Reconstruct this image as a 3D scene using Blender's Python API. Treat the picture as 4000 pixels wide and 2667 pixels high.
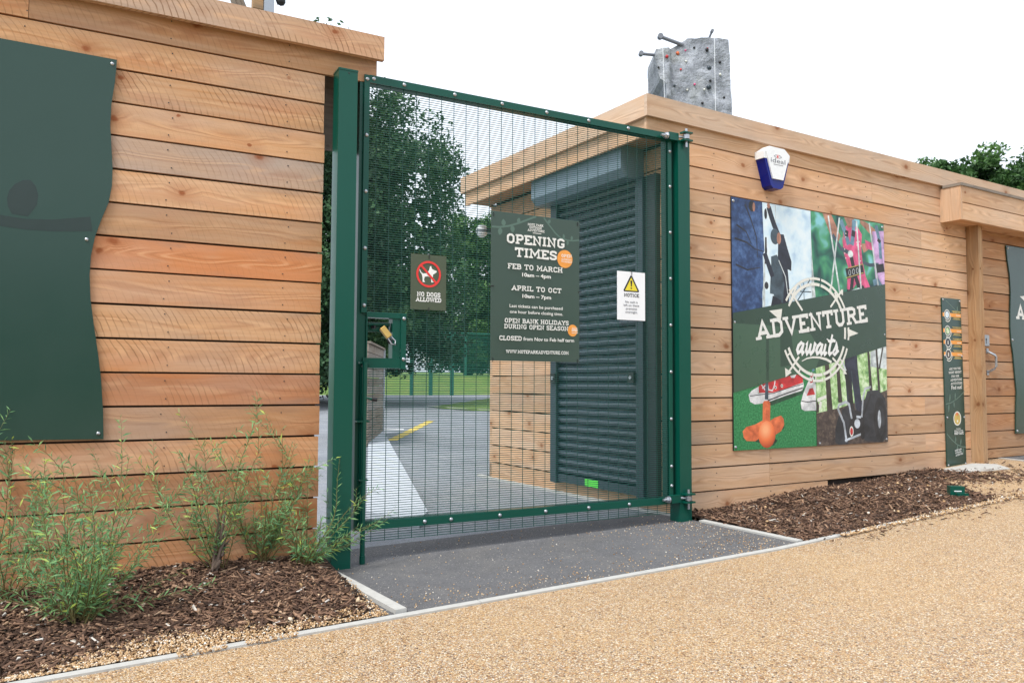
import bpy, math, random
import numpy as np
from mathutils import Vector, Matrix
for o in list(bpy.data.objects): bpy.data.objects.remove(o)
R = math.radians
scn = bpy.context.scene
COL = scn.collection

# ---------------------------------------------------------------- camera, sky, sun, exposure
cam = bpy.data.cameras.new('camera'); cam.sensor_width = 36; cam.lens = 27.913
cam.clip_start = .05; cam.clip_end = 500
co = bpy.data.objects.new('camera', cam); COL.objects.link(co)
YAW, PITCH, ROLL = R(61.6152), R(3.0098), R(.2774)
f_ = Vector((math.cos(YAW)*math.cos(PITCH), math.sin(YAW)*math.cos(PITCH), math.sin(PITCH)))
r_ = Vector((math.sin(YAW), -math.cos(YAW), 0)); u_ = r_.cross(f_)
r2 = math.cos(ROLL)*r_ + math.sin(ROLL)*u_; u2 = math.cos(ROLL)*u_ - math.sin(ROLL)*r_
m_ = Matrix((r2, u2, -f_)).transposed().to_4x4(); m_.translation = (-1.3607, -4.0745, .9412)
co.matrix_world = m_; scn.camera = co

SUN_EL, SUN_AZ = R(58), R(205)          # azimuth measured counter-clockwise from +X: where the light comes from
w = bpy.data.worlds.new('World'); scn.world = w; w.use_nodes = True
nt = w.node_tree; nt.nodes.clear()
sky = nt.nodes.new('ShaderNodeTexSky'); sky.sky_type = 'NISHITA'; sky.sun_disc = False
sky.sun_elevation = SUN_EL; sky.sun_rotation = math.pi/2 - SUN_AZ; sky.dust_density = 4; sky.air_density = 1
hs = nt.nodes.new('ShaderNodeHueSaturation'); hs.inputs['Saturation'].default_value = .22
mxs = nt.nodes.new('ShaderNodeMix'); mxs.data_type = 'RGBA'; mxs.inputs[0].default_value = .72
mxs.inputs[7].default_value = (6.7, 7.25, 8.1, 1)       # overcast cloud layer
bg = nt.nodes.new('ShaderNodeBackground'); bg.inputs[1].default_value = .125
wo = nt.nodes.new('ShaderNodeOutputWorld')
nt.links.new(sky.outputs[0], hs.inputs['Color']); nt.links.new(hs.outputs[0], mxs.inputs[6])
nt.links.new(mxs.outputs[2], bg.inputs[0]); nt.links.new(bg.outputs[0], wo.inputs[0])
sl = bpy.data.lights.new('sun', 'SUN'); sl.energy = 1.9; sl.angle = R(15); sl.color = (1, .95, .88)
so = bpy.data.objects.new('sun', sl); COL.objects.link(so)
sd = Vector((math.cos(SUN_AZ)*math.cos(SUN_EL), math.sin(SUN_AZ)*math.cos(SUN_EL), math.sin(SUN_EL)))
so.rotation_euler = sd.to_track_quat('Z', 'Y').to_euler(); so.location = (0, 0, 20)
scn.view_settings.view_transform = 'Standard'; scn.view_settings.look = 'None'
scn.view_settings.exposure = .80; scn.view_settings.gamma = 1
try: scn.view_settings.use_curve_mapping = False
except Exception: pass
scn.cycles.max_bounces = 6; scn.cycles.transparent_max_bounces = 8

# ---------------------------------------------------------------- node helpers
def new_mat(name):
    m = bpy.data.materials.new(name); m.use_nodes = True
    t = m.node_tree; b = t.nodes['Principled BSDF']
    return m, t, b
def nd(t, typ, ins=None, **props):
    n = t.nodes.new(typ)
    for k, v in props.items(): setattr(n, k, v)
    for k, v in (ins or {}).items():
        s = n.inputs[k]
        if hasattr(v, 'is_output'): t.links.new(v, s)
        else: s.default_value = v
    return n
def mth(t, op, a, b=0.0, c=None, clamp=False):
    n = nd(t, 'ShaderNodeMath', operation=op, use_clamp=clamp)
    for i, v in enumerate((a, b) if c is None else (a, b, c)):
        if hasattr(v, 'is_output'): t.links.new(v, n.inputs[i])
        else: n.inputs[i].default_value = v
    return n.outputs[0]
def mix(t, fac, a, b, blend='MIX'):
    n = nd(t, 'ShaderNodeMix', data_type='RGBA', blend_type=blend, clamp_factor=True)
    for i, v in ((0, fac), (6, a), (7, b)):
        if hasattr(v, 'is_output'): t.links.new(v, n.inputs[i])
        else: n.inputs[i].default_value = v if i == 0 else (*v[:3], 1)
    return n.outputs[2]
def ramp(t, fac, stops, interp='LINEAR'):
    n = nd(t, 'ShaderNodeValToRGB'); t.links.new(fac, n.inputs[0]); cr = n.color_ramp; cr.interpolation = interp
    while len(cr.elements) < len(stops): cr.elements.new(.5)
    for e, (p, c) in zip(cr.elements, stops):
        e.position = p; e.color = (*c[:3], 1) if hasattr(c, '__len__') else (c, c, c, 1)
    return n.outputs[0]
def xyz(t, x, y, z=0.0):
    n = nd(t, 'ShaderNodeCombineXYZ')
    for i, v in enumerate((x, y, z)):
        if hasattr(v, 'is_output'): t.links.new(v, n.inputs[i])
        else: n.inputs[i].default_value = v
    return n.outputs[0]
def noise(t, vec, scale, detail=2, rough=.5, dist=0.0):
    return nd(t, 'ShaderNodeTexNoise', {'Vector': vec, 'Scale': scale, 'Detail': detail, 'Roughness': rough, 'Distortion': dist}).outputs['Fac']
def mr(t, v, a, b, c=0.0, d=1.0):
    n = nd(t, 'ShaderNodeMapRange', {1: a, 2: b, 3: c, 4: d}, clamp=True); t.links.new(v, n.inputs[0]); return n.outputs[0]
def bump(t, b, h, strength=.4, dist=.01):
    n = nd(t, 'ShaderNodeBump', {'Height': h, 'Strength': strength, 'Distance': dist}); t.links.new(n.outputs[0], b.inputs['Normal'])
def objco(t): return nd(t, 'ShaderNodeTexCoord').outputs['Object']
def plain(name, col, rough=.6, metal=0.0, spec=.5, var=.12, scale=6, coat=0.0, rv=.15):
    m, t, b = new_mat(name)
    n = noise(t, objco(t), scale, 4, .6)
    c = mix(t, n, [x*(1-var) for x in col], [x*(1+var) for x in col]); t.links.new(c, b.inputs['Base Color'])
    t.links.new(mr(t, noise(t, objco(t), scale*3, 3), .3, .7, rough*(1-rv), min(1, rough*(1+rv))), b.inputs['Roughness'])
    b.inputs['Metallic'].default_value = metal; b.inputs['Specular IOR Level'].default_value = spec
    b.inputs['Coat Weight'].default_value = coat
    return m

# ---------------------------------------------------------------- materials
def wood(name, light, mid, red, grey, saw=.5, figure=.5, greyamt=.3, orange=.4, vlo=.84, vhi=1.12, kmin=.5):
    m, t, b = new_mat(name)
    uv = nd(t, 'ShaderNodeUVMap').outputs[0]; sp = nd(t, 'ShaderNodeSeparateXYZ', {0: uv})
    at = nd(t, 'ShaderNodeAttribute', attribute_name='tone'); ta = nd(t, 'ShaderNodeSeparateColor', {0: at.outputs['Color']})
    tone, idn, sawk = ta.outputs[0], ta.outputs[1], ta.outputs[2]
    u = mth(t, 'ADD', sp.outputs[0], mth(t, 'MULTIPLY', idn, 31.7)); v0 = sp.outputs[1]
    v = mth(t, 'ADD', v0, mth(t, 'MULTIPLY', idn, 17.3))
    # knots
    vo = nd(t, 'ShaderNodeTexVoronoi', {'Vector': xyz(t, mth(t, 'MULTIPLY', mth(t, 'ADD', u, mth(t, 'MULTIPLY', noise(t, xyz(t, u, v), 9, 2), .03)), .72), mth(t, 'ADD', v, mth(t, 'MULTIPLY', noise(t, xyz(t, v, u), 14, 2), .02))), 'Scale': 4.2}, voronoi_dimensions='2D')
    vs = nd(t, 'ShaderNodeSeparateColor', {0: vo.outputs['Color']})
    size = mr(t, vs.outputs[0], kmin, 1.0, 0.0, .085)
    dk = mth(t, 'SUBTRACT', vo.outputs['Distance'], mth(t, 'MULTIPLY', noise(t, xyz(t, u, v), 55, 2), .05))
    knot = mth(t, 'SUBTRACT', 1.0, mth(t, 'DIVIDE', dk, mth(t, 'ADD', size, .001)), clamp=True)
    knot = mth(t, 'MULTIPLY', mr(t, knot, 0, .9, 0, .85), mr(t, size, .002, .012))
    halo = mth(t, 'MULTIPLY', mr(t, dk, .0, .26, 1, 0), mr(t, size, .004, .03))
    # grain
    warp = mth(t, 'MULTIPLY', mth(t, 'SUBTRACT', noise(t, xyz(t, mth(t, 'MULTIPLY', u, 1.6), mth(t, 'MULTIPLY', v, 3)), 1, 2), .5), .09)
    vw = mth(t, 'ADD', mth(t, 'ADD', v, warp), mth(t, 'MULTIPLY', halo, .035))
    fibre = noise(t, xyz(t, mth(t, 'MULTIPLY', u, 9), mth(t, 'MULTIPLY', vw, 420)), 1, 3, .6)
    streak = noise(t, xyz(t, mth(t, 'MULTIPLY', u, .8), mth(t, 'MULTIPLY', vw, 38)), 1, 3, .55)
    field = noise(t, xyz(t, mth(t, 'MULTIPLY', u, .9), mth(t, 'MULTIPLY', vw, 7.5)), 1, 1.5, .5)
    cont = mth(t, 'SINE', mth(t, 'MULTIPLY', field, 95)); cont = mr(t, cont, .25, .95)
    fmask = mr(t, mth(t, 'ABSOLUTE', mth(t, 'SUBTRACT', v0, mth(t, 'MULTIPLY', mth(t, 'SUBTRACT', noise(t, xyz(t, mth(t, 'MULTIPLY', u, 2.1), idn), 1, 2), .5), .11))), 0.0, .034, 1, 0)
    cont = mth(t, 'MULTIPLY', cont, fmask)
    big = noise(t, xyz(t, mth(t, 'MULTIPLY', u, 1.5), mth(t, 'MULTIPLY', v, 6)), 1, 3)
    c = mix(t, mr(t, streak, .32, .7), light, mid)
    c = mix(t, mth(t, 'MULTIPLY', mr(t, tone, .45, 1), orange, clamp=True), c, red)
    c = mix(t, mth(t, 'MULTIPLY', mr(t, big, .5, .78), orange*.8, clamp=True), c, red)
    gm = mth(t, 'ADD', mth(t, 'MULTIPLY', mr(t, noise(t, xyz(t, mth(t, 'MULTIPLY', u, 1.1), mth(t, 'MULTIPLY', v, 4), 3.0), 1, 3), .42, .72), greyamt), mth(t, 'MULTIPLY', mr(t, tone, .18, .05), .55), clamp=True)
    c = mix(t, gm, c, grey)
    c = mix(t, mth(t, 'MULTIPLY', cont, figure), c, [x*.55 for x in red])
    c = mix(t, mr(t, fibre, .45, .8, 0, .22), c, [x*.5 for x in mid])
    pale = mth(t, 'MULTIPLY', mr(t, mth(t, 'SINE', mth(t, 'MULTIPLY', field, 95)), -.3, -.95), fmask)
    c = mix(t, mth(t, 'MULTIPLY', pale, .36), c, [min(.8,x*1.25) for x in light])
    st_ = noise(t, xyz(t, mth(t, 'MULTIPLY', u, 2.2), mth(t, 'MULTIPLY', v, 11), 9.0), 1, 4, .65)
    c = mix(t, mth(t, 'MULTIPLY', mr(t, st_, .52, .74), mth(t, 'ADD', .22, mr(t, mth(t, 'ABSOLUTE', v0), .035, .08, 0, .4))), c, [x*.42 for x in grey])
    # saw marks: arcs crossing the board
    vv = mth(t, 'ADD', v0, .12)
    arc = mth(t, 'ADD', u, mth(t, 'ADD', mth(t, 'MULTIPLY', mth(t, 'MULTIPLY', vv, vv), 2.0), mth(t, 'MULTIPLY', v0, .05)))
    arc = mth(t, 'ADD', arc, mth(t, 'MULTIPLY', noise(t, xyz(t, mth(t, 'MULTIPLY', u, 12), mth(t, 'MULTIPLY', v, 6)), 1, 3), .034))
    sw = mth(t, 'SINE', mth(t, 'MULTIPLY', arc, 2*math.pi/.031)); sw = mr(t, sw, .70, 1.0)
    swm = mth(t, 'MULTIPLY', sw, mr(t, noise(t, xyz(t, mth(t, 'MULTIPLY', u, 4), mth(t, 'MULTIPLY', v, 9), 5.0), 1, 3), .36, .62))
    swm = mth(t, 'MULTIPLY', swm, mth(t, 'MULTIPLY', sawk, saw))
    c = mix(t, swm, c, [x*.38 for x in mid])
    c = mix(t, mth(t, 'MULTIPLY', halo, .5), c, [x*.62 for x in red])
    c = mix(t, knot, c, [red[0]*.5, red[1]*.42, red[2]*.4])
    hv = nd(t, 'ShaderNodeHueSaturation', {'Color': c, 'Value': mr(t, idn, 0, 1, vlo, vhi)})
    t.links.new(hv.outputs[0], b.inputs['Base Color'])
    b.inputs['Roughness'].default_value = .78; b.inputs['Specular IOR Level'].default_value = .25
    hgt = mth(t, 'ADD', mth(t, 'MULTIPLY', fibre, .35), mth(t, 'SUBTRACT', mth(t, 'MULTIPLY', streak, .4), mth(t, 'ADD', mth(t, 'MULTIPLY', swm, .9), mth(t, 'MULTIPLY', cont, .3))))
    bump(t, b, hgt, .55, .003)
    return m

M = {}
M['larch'] = wood('sawn_larch', (.60,.365,.205), (.51,.27,.125), (.50,.175,.062), (.44,.35,.295), saw=.60, figure=.24, greyamt=.5, orange=.75, vlo=.82, vhi=1.12, kmin=.5)
M['pine'] = wood('hut_larch', (.64,.425,.27), (.57,.345,.19), (.52,.235,.10), (.55,.45,.37), saw=.12, figure=.32, greyamt=.42, orange=.5, kmin=.66)
M['post_wood'] = wood('post_timber', (.44,.28,.15), (.34,.19,.09), (.33,.15,.06), (.36,.3,.22), saw=.1, figure=.3, greyamt=.3)
M['door_wood'] = wood('door_larch', (.52,.31,.17), (.42,.225,.11), (.38,.15,.055), (.36,.30,.25), saw=.2, figure=.4, greyamt=.35, orange=.75)
M['grey_wood'] = wood('weathered_timber', (.27,.225,.18), (.20,.155,.12), (.19,.13,.09), (.28,.26,.24), saw=.2, figure=.3, greyamt=.6)
M['dark'] = plain('dark_backing', (.035,.023,.016), .9, var=.3)
M['green'] = plain('green_powder_coat', (.0016,.070,.048), .30, spec=.34, var=.08, scale=2.5, rv=.06)
M['fence_green'] = plain('fence_green', (.012,.135,.10), .45, var=.08)
M['wire'] = plain('green_wire', (.004,.070,.052), .4, spec=.55, var=.05)
M['zinc'] = plain('zinc_bolt', (.42,.44,.47), .36, metal=.85, var=.15, scale=40)
M['steel'] = plain('grey_steel', (.36,.39,.43), .45, metal=.6, var=.12, scale=20)
M['brass'] = plain('brass', (.50,.33,.10), .35, metal=.8, var=.15, scale=40)
M['black'] = plain('black_rubber', (.012,.012,.014), .5, var=.3)
M['sign'] = plain('sign_green', (.022,.058,.046), .22, spec=.40, var=.05, scale=2)
M['sign_vine'] = plain('vine_green', (.085,.15,.12), .4, var=.05)
M['sign_dark'] = plain('dark_vine_green', (.013,.030,.025), .22, var=.05)
M['white'] = plain('print_white', (.78,.79,.78), .5, var=.05, scale=15)
M['worn_white'] = plain('worn_print_white', (.72,.73,.70), .55, var=.22, scale=60)
M['orange'] = plain('print_orange', (.80,.33,.06), .5, var=.05)
M['red'] = plain('print_red', (.70,.035,.03), .5, var=.05)
M['ink'] = plain('print_black', (.015,.015,.017), .5, var=.05)
M['yellow'] = plain('print_yellow', (.72,.60,.03), .5, var=.05)
M['grey_ink'] = plain('print_grey', (.16,.17,.20), .5, var=.05)
M['board_white'] = plain('white_board', (.80,.82,.85), .4, var=.03)
M['slate'] = plain('slate_shutter_paint', (.020,.036,.050), .30, spec=.75, var=.08, scale=12)
M['slate_box'] = plain('slate_box_paint', (.15,.205,.25), .45, spec=.4, var=.06, scale=12)
M['guide'] = plain('shutter_guide_paint', (.028,.045,.060), .45, var=.08)
M['dark_slate'] = plain('dark_slate_paint', (.016,.024,.028), .5, var=.1)
M['lime'] = plain('lime_sticker', (.10,.62,.06), .5, var=.15, scale=80)
M['alarm_white'] = plain('alarm_plastic', (.80,.83,.85), .3, var=.02)
def glass_blue():
    m, t, b = new_mat('blue_lens'); b.inputs['Base Color'].default_value = (.001, .010, .20, 1)
    b.inputs['Roughness'].default_value = .12; b.inputs['Specular IOR Level'].default_value = .3
    return m
M['lens'] = glass_blue()

def asphalt(name, base, speck):
    m, t, b = new_mat(name); P = objco(t)
    v = nd(t, 'ShaderNodeTexVoronoi', {'Vector': P, 'Scale': 210.0}); g = nd(t, 'ShaderNodeSeparateColor', {0: v.outputs['Color']})
    big = noise(t, P, .9, 4, .6); med = noise(t, P, 7, 4, .65)
    c = mix(t, g.outputs[0], [x*.55 for x in base], [x*1.5 for x in base])
    c = mix(t, mr(t, big, .35, .7, 0, .55), c, [x*1.5 for x in base])
    c = mix(t, mr(t, med, .45, .8, 0, .5), c, [x*.7 for x in base])
    c = mix(t, mr(t, noise(t, P, 2.6, 5, .7), .48, .72, 0, .45), c, (base[0]*1.7,base[1]*1.6,base[2]*1.42))
    c = mix(t, mr(t, g.outputs[1], .985, .995), c, speck)
    t.links.new(c, b.inputs['Base Color']); b.inputs['Roughness'].default_value = .85; b.inputs['Specular IOR Level'].default_value = .3
    bump(t, b, mth(t, 'ADD', mth(t, 'MULTIPLY', v.outputs['Distance'], -1.0), med), .6, .004)
    return m
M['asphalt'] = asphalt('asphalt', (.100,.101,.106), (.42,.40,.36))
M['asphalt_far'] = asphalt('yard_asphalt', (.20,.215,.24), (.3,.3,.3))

def gravel():
    m, t, b = new_mat('resin_gravel'); P = objco(t)
    big = noise(t, P, .7, 4, .6)
    def layer(sc):
        v = nd(t, 'ShaderNodeTexVoronoi', {'Vector': P, 'Scale': sc, 'Randomness': 1.0})
        g = nd(t, 'ShaderNodeSeparateColor', {0: v.outputs['Color']})
        c = ramp(t, g.outputs[0], [(0,(.13,.075,.05)),(.10,(.36,.20,.10)),(.24,(.56,.34,.15)),(.40,(.64,.45,.25)),(.56,(.72,.57,.36)),(.70,(.42,.36,.32)),(.79,(.84,.78,.65)),(.93,(.58,.33,.17))], 'CONSTANT')
        c = mix(t, mr(t, v.outputs['Distance'], .36, .8, 0, .8), c, (.13,.075,.04))
        return c, v.outputs['Distance'], g
    c1, d1, g1 = layer(155.0); c2, d2, g2 = layer(260.0)
    c = mix(t, mr(t, noise(t, P, 55, 2), .45, .55), c1, c2)
    c = mix(t, mr(t, big, .32, .72, 0, .34), c, (.62,.40,.18))
    c = mix(t, mr(t, g1.outputs[2], .988, .995), c, (.05,.035,.03))
    t.links.new(c, b.inputs['Base Color']); b.inputs['Roughness'].default_value = .6; b.inputs['Specular IOR Level'].default_value = .35
    bump(t, b, mth(t, 'MULTIPLY', mth(t, 'ADD', d1, mth(t, 'MULTIPLY', d2, .5)), -1.0), .9, .006)
    return m
M['gravel'] = gravel()
def soil():
    m, t, b = new_mat('bark_soil'); P = objco(t)
    n = noise(t, P, 60, 5, .7); c = ramp(t, n, [(.3,(.012,.008,.006)),(.55,(.045,.028,.02)),(.75,(.09,.058,.04))])
    t.links.new(c, b.inputs['Base Color']); b.inputs['Roughness'].default_value = .95; bump(t, b, n, 1, .02)
    return m
M['soil'] = soil()
def attr_mat(name, stops, rough=.8, trans=0.0, spec=.3, ncol=0.0):
    m, t, b = new_mat(name)
    at = nd(t, 'ShaderNodeAttribute', attribute_name='tone'); ta = nd(t, 'ShaderNodeSeparateColor', {0: at.outputs['Color']})
    c = ramp(t, ta.outputs[0], stops)
    if ncol: c = mix(t, mr(t, noise(t, objco(t), 90, 3), .35, .7, 0, ncol), c, [x*.4 for x in stops[0][1]])
    t.links.new(c, b.inputs['Base Color']); b.inputs['Roughness'].default_value = rough; b.inputs['Specular IOR Level'].default_value = spec
    if trans:
        tr = nd(t, 'ShaderNodeBsdfTranslucent'); t.links.new(c, tr.inputs[0])
        ms = nd(t, 'ShaderNodeMixShader', {0: trans}); t.links.new(b.outputs[0], ms.inputs[1]); t.links.new(tr.outputs[0], ms.inputs[2])
        t.links.new(ms.outputs[0], t.nodes['Material Output'].inputs[0])
    return m
M['chips'] = attr_mat('bark_chips', [(0,(.03,.018,.012)),(.3,(.11,.062,.042)),(.55,(.24,.14,.09)),(.78,(.40,.25,.16)),(.95,(.58,.42,.28)),(1,(.68,.64,.58))], .85, ncol=.4)
M['stones'] = attr_mat('loose_stones', [(0,(.14,.08,.045)),(.3,(.40,.24,.11)),(.6,(.54,.37,.20)),(.88,(.62,.50,.36)),(1,(.75,.72,.66))], .65)
M['leaf_dark'] = attr_mat('dark_foliage', [(0,(.014,.040,.020)),(.4,(.040,.100,.045)),(.75,(.075,.165,.065)),(1,(.13,.24,.09))], .55, .18)
M['leaf_mid'] = attr_mat('mid_foliage', [(0,(.018,.05,.018)),(.4,(.05,.12,.035)),(.75,(.095,.20,.055)),(1,(.17,.30,.085))], .55, .2)
M['leaf_pale'] = attr_mat('shrub_foliage', [(0,(.07,.18,.09)),(.35,(.17,.36,.16)),(.7,(.30,.50,.19)),(1,(.52,.62,.12))], .5, .25)
M['stem'] = plain('shrub_stem', (.14,.12,.04), .7, var=.3)
M['dead_stem'] = plain('dead_stem', (.13,.095,.075), .85, var=.4, scale=60)
M['bark'] = plain('bark', (.055,.042,.032), .9, var=.4, scale=12)
M['kerb'] = plain('concrete_kerb', (.42,.42,.40), .8, var=.22, scale=25)
M['slab'] = plain('pale_slab', (.46,.50,.55), .7, var=.1, scale=8)
M['yellow_paint'] = plain('yellow_road_paint', (.56,.43,.10), .8, var=.25, scale=12)
M['white_paint'] = plain('white_road_paint', (.7,.71,.72), .7, var=.15, scale=12)
def grass():
    m, t, b = new_mat('grass'); P = objco(t)
    c = mix(t, noise(t, P, 14, 5, .7), (.055,.125,.028), (.17,.28,.05)); c = mix(t, mr(t, noise(t, P, 1.2, 3), .45, .75, 0, .5), c, (.22,.24,.07))
    t.links.new(c, b.inputs['Base Color']); b.inputs['Roughness'].default_value = .9; bump(t, b, noise(t, P, 60, 4), .8, .04)
    return m
M['grass'] = grass()
def rock():
    m, t, b = new_mat('moulded_rock'); P = objco(t)
    n1 = noise(t, P, 3.2, 6, .65); n2 = noise(t, P, 13, 5, .7)
    c = ramp(t, n1, [(.3,(.19,.205,.235)),(.5,(.34,.365,.41)),(.7,(.50,.53,.58))]); c = mix(t, mr(t, n2, .42, .7, 0, .6), c, (.19,.20,.23))
    c = mix(t, mr(t, noise(t, P, 1.3, 2), .5, .7, 0, .4), c, (.38,.39,.34))
    t.links.new(c, b.inputs['Base Color']); b.inputs['Roughness'].default_value = .8; bump(t, b, mth(t, 'ADD', n1, n2), .9, .06)
    return m
M['rock'] = rock()

# ---------------------------------------------------------------- mesh builder
class MB:
    def __init__(s): s.v = []; s.f = []; s.uv = []; s.tone = []; s.mi = []; s.sm = []
    def face(s, pts, mat=0, uv=None, tone=(.5,.5,.5), smooth=False):
        i = len(s.v); s.v += [tuple(p) for p in pts]; s.f.append(tuple(range(i, i+len(pts))))
        s.uv.append(uv or [(p[0], p[2]) for p in pts]); s.tone.append(tone); s.mi.append(mat); s.sm.append(smooth)
    def mesh_faces(s, verts, faces, mat=0, tone=(.5,.5,.5), smooth=False):
        i = len(s.v); s.v += [tuple(p) for p in verts]
        for f in faces:
            s.f.append(tuple(i+k for k in f)); s.uv.append([(verts[k][0], verts[k][2]) for k in f]); s.tone.append(tone); s.mi.append(mat); s.sm.append(smooth)
    def box(s, x0, x1, y0, y1, z0, z1, mat=0, tone=(.5,.5,.5), along='x', T=None):
        P = [(x,y,z) for z in (z0,z1) for y in (y0,y1) for x in (x0,x1)]
        L = {'x':0,'y':1,'z':2}[along]; cz = [(x0+x1)/2,(y0+y1)/2,(z0+z1)/2]
        for q in ((0,2,3,1),(4,5,7,6),(0,1,5,4),(2,6,7,3),(0,4,6,2),(1,3,7,5)):
            pts = [P[k] for k in q]
            dims = [max(p[a] for p in pts)-min(p[a] for p in pts) for a in range(3)]
            oth = [a for a in range(3) if a != L]
            if dims[L] > 1e-9:
                va = oth[0] if dims[oth[0]] > dims[oth[1]] else oth[1]
                uv = [(p[L], p[va]-cz[va]) for p in pts]
            else: uv = [(p[oth[0]]*.3, p[oth[1]]-cz[oth[1]]) for p in pts]
            if T: pts = [T(p) for p in pts]
            s.face(pts, mat, uv, tone)
    def prism(s, poly, n0, n1, to3, mat=0, tone=(.5,.5,.5)):       # poly in (a,b), n0 back, n1 front; to3(a,b,n)
        s.face([to3(a,b,n1) for a,b in poly], mat, [(a,b) for a,b in poly], tone)
        s.face([to3(a,b,n0) for a,b in reversed(poly)], mat, [(a,b) for a,b in reversed(poly)], tone)
        k = len(poly)
        for i in range(k):
            a, b = poly[i], poly[(i+1)%k]
            s.face([to3(*a,n0), to3(*b,n0), to3(*b,n1), to3(*a,n1)], mat, [a,b,b,a], tone)
    def tube(s, pts, rad, n=6, mat=0, tone=(.5,.5,.5), cap=True, smooth=True):
        pts = [Vector(p) for p in pts]; rad = rad if hasattr(rad, '__len__') else [rad]*len(pts)
        vs = []; fs = []
        for i, p in enumerate(pts):
            d = (pts[min(i+1,len(pts)-1)]-pts[max(i-1,0)]).normalized()
            a = d.cross(Vector((0,0,1)) if abs(d.z) < .9 else Vector((1,0,0))).normalized(); bb = d.cross(a)
            for k in range(n):
                an = 2*math.pi*k/n; vs.append(p+rad[i]*(math.cos(an)*a+math.sin(an)*bb))
        for i in range(len(pts)-1):
            for k in range(n):
                fs.append((i*n+k, i*n+(k+1)%n, (i+1)*n+(k+1)%n, (i+1)*n+k))
        s.mesh_faces(vs, fs, mat, tone, smooth)
        if cap:
            s.mesh_faces(vs[:n], [tuple(range(n-1,-1,-1))], mat, tone); s.mesh_faces(vs[-n:], [tuple(range(n))], mat, tone)
    def blob(s, c, r, mat=0, tone=(.5,.5,.5), seg=8, rings=5, jitter=0.0, rnd=random, smooth=True):
        vs = []; fs = []; r = r if hasattr(r,'__len__') else (r,r,r)
        for i in range(rings+1):
            th = math.pi*i/rings
            for k in range(seg):
                ph = 2*math.pi*k/seg; q = 1+(rnd.uniform(-jitter,jitter) if jitter else 0)
                vs.append((c[0]+r[0]*q*math.sin(th)*math.cos(ph), c[1]+r[1]*q*math.sin(th)*math.sin(ph), c[2]+r[2]*q*math.cos(th)))
        for i in range(rings):
            for k in range(seg): fs.append((i*seg+k, (i+1)*seg+k, (i+1)*seg+(k+1)%seg, i*seg+(k+1)%seg))
        s.mesh_faces(vs, fs, mat, tone, smooth)
    def build(s, name, mats, parent=None, bevel=0.0, base=None):
        b = Vector(parent['_b'] if parent is not None and '_b' in parent else (0,0,0)) if base is None else Vector(base)
        me = bpy.data.meshes.new(name)
        me.from_pydata([(x-b[0], y-b[1], z-b[2]) for x,y,z in s.v], [], s.f)
        ul = me.uv_layers.new(name='UVMap'); ul.data.foreach_set('uv', [c for f in s.uv for q in f for c in q])
        ca = me.color_attributes.new('tone', 'FLOAT_COLOR', 'CORNER')
        ca.data.foreach_set('color', [c for f, tn in zip(s.f, s.tone) for _ in f for c in (*tn, 1)])
        for m in (mats if isinstance(mats, (list, tuple)) else [mats]): me.materials.append(m)
        me.polygons.foreach_set('material_index', s.mi); me.polygons.foreach_set('use_smooth', s.sm)
        me.validate(); me.update()
        o = bpy.data.objects.new(name, me); COL.objects.link(o)
        if parent is not None: o.parent = parent
        elif base is not None: o.location = b
        if bevel:
            md = o.modifiers.new('edge', 'BEVEL'); md.width = bevel; md.segments = 2; md.limit_method = 'ANGLE'
        return o
HUT = R(3.4685)
hu = Vector((math.cos(HUT), math.sin(HUT), 0)); hv = Vector((-math.sin(HUT), math.cos(HUT), 0))
def tag(o, label, cat, group=None):
    o['label'] = label; o['category'] = cat
    if group: o['group'] = group
    return o
def thing(name, label, cat, base=(0,0,0), group=None, hut=False):
    o = bpy.data.objects.new(name, None); COL.objects.link(o); o.empty_display_size = .1
    if hut:
        o.location = hu*base[0]+hv*base[1]+Vector((0,0,base[2])); o.rotation_euler = (0,0,HUT)
    else: o.location = base
    o['_b'] = tuple(float(x) for x in base)
    return tag(o, label, cat, group)
def struct(o): o['kind'] = 'structure'; return o
def stuff(o): o['kind'] = 'stuff'; return o
rnd = random.Random(7)

# ---------------------------------------------------------------- ground
def gz(x, y):
    if y < .35:
        return .022*max(x,-3) if x < 2 else .044+.05*(min(x,6)-2)
    return .022*min(max(x,-3),2)+.015*max(0,y-6)
def clip(poly, ax, val, keep_less):
    out = []
    for i in range(len(poly)):
        a, b = poly[i], poly[(i+1)%len(poly)]
        ia = (a[ax] <= val) == keep_less; ib = (b[ax] <= val) == keep_less
        if ia: out.append(a)
        if ia != ib:
            k = (val-a[ax])/(b[ax]-a[ax]); out.append((a[0]+k*(b[0]-a[0]), a[1]+k*(b[1]-a[1])))
    return out
def sheet(name, poly, off, mat, breaks=((0,-3),(0,2),(0,6),(1,6)), zf=gz):
    pieces = [poly]
    for ax, val in breaks:
        np_ = []
        for p in pieces:
            for kl in (True, False):
                q = clip(p, ax, val, kl)
                if len(q) > 2: np_.append(q)
        pieces = np_
    mb = MB()
    for p in pieces: mb.face([(x, y, zf(x,y)+off) for x,y in p])
    return struct(mb.build(name, mat))
gp = MB()
back = lambda x, y: .022*min(max(x,-3),2)+.015*max(0,y-6)
bank = lambda x, y: back(x,y)+.13*max(0,min(y-30.5,6.5))
sheet('ground', [(-160,-160),(200,-160),(200,260),(-160,260)], 0, M['grass'], zf=lambda x,y: bank(x,y)-.15*min(1,max(.06,(29-y)/6)), breaks=((0,-3),(0,2),(1,6),(1,23),(1,28.6),(1,30.5),(1,37)))
KY = lambda x: -.986+.035*(x+.16)          # line of the path kerb
sheet('path', [(-14,-12),(24,-12),(24,KY(24)),(5.0,KY(5.0)),(-14,KY(-14))], 0.0, M['gravel'])
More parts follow.
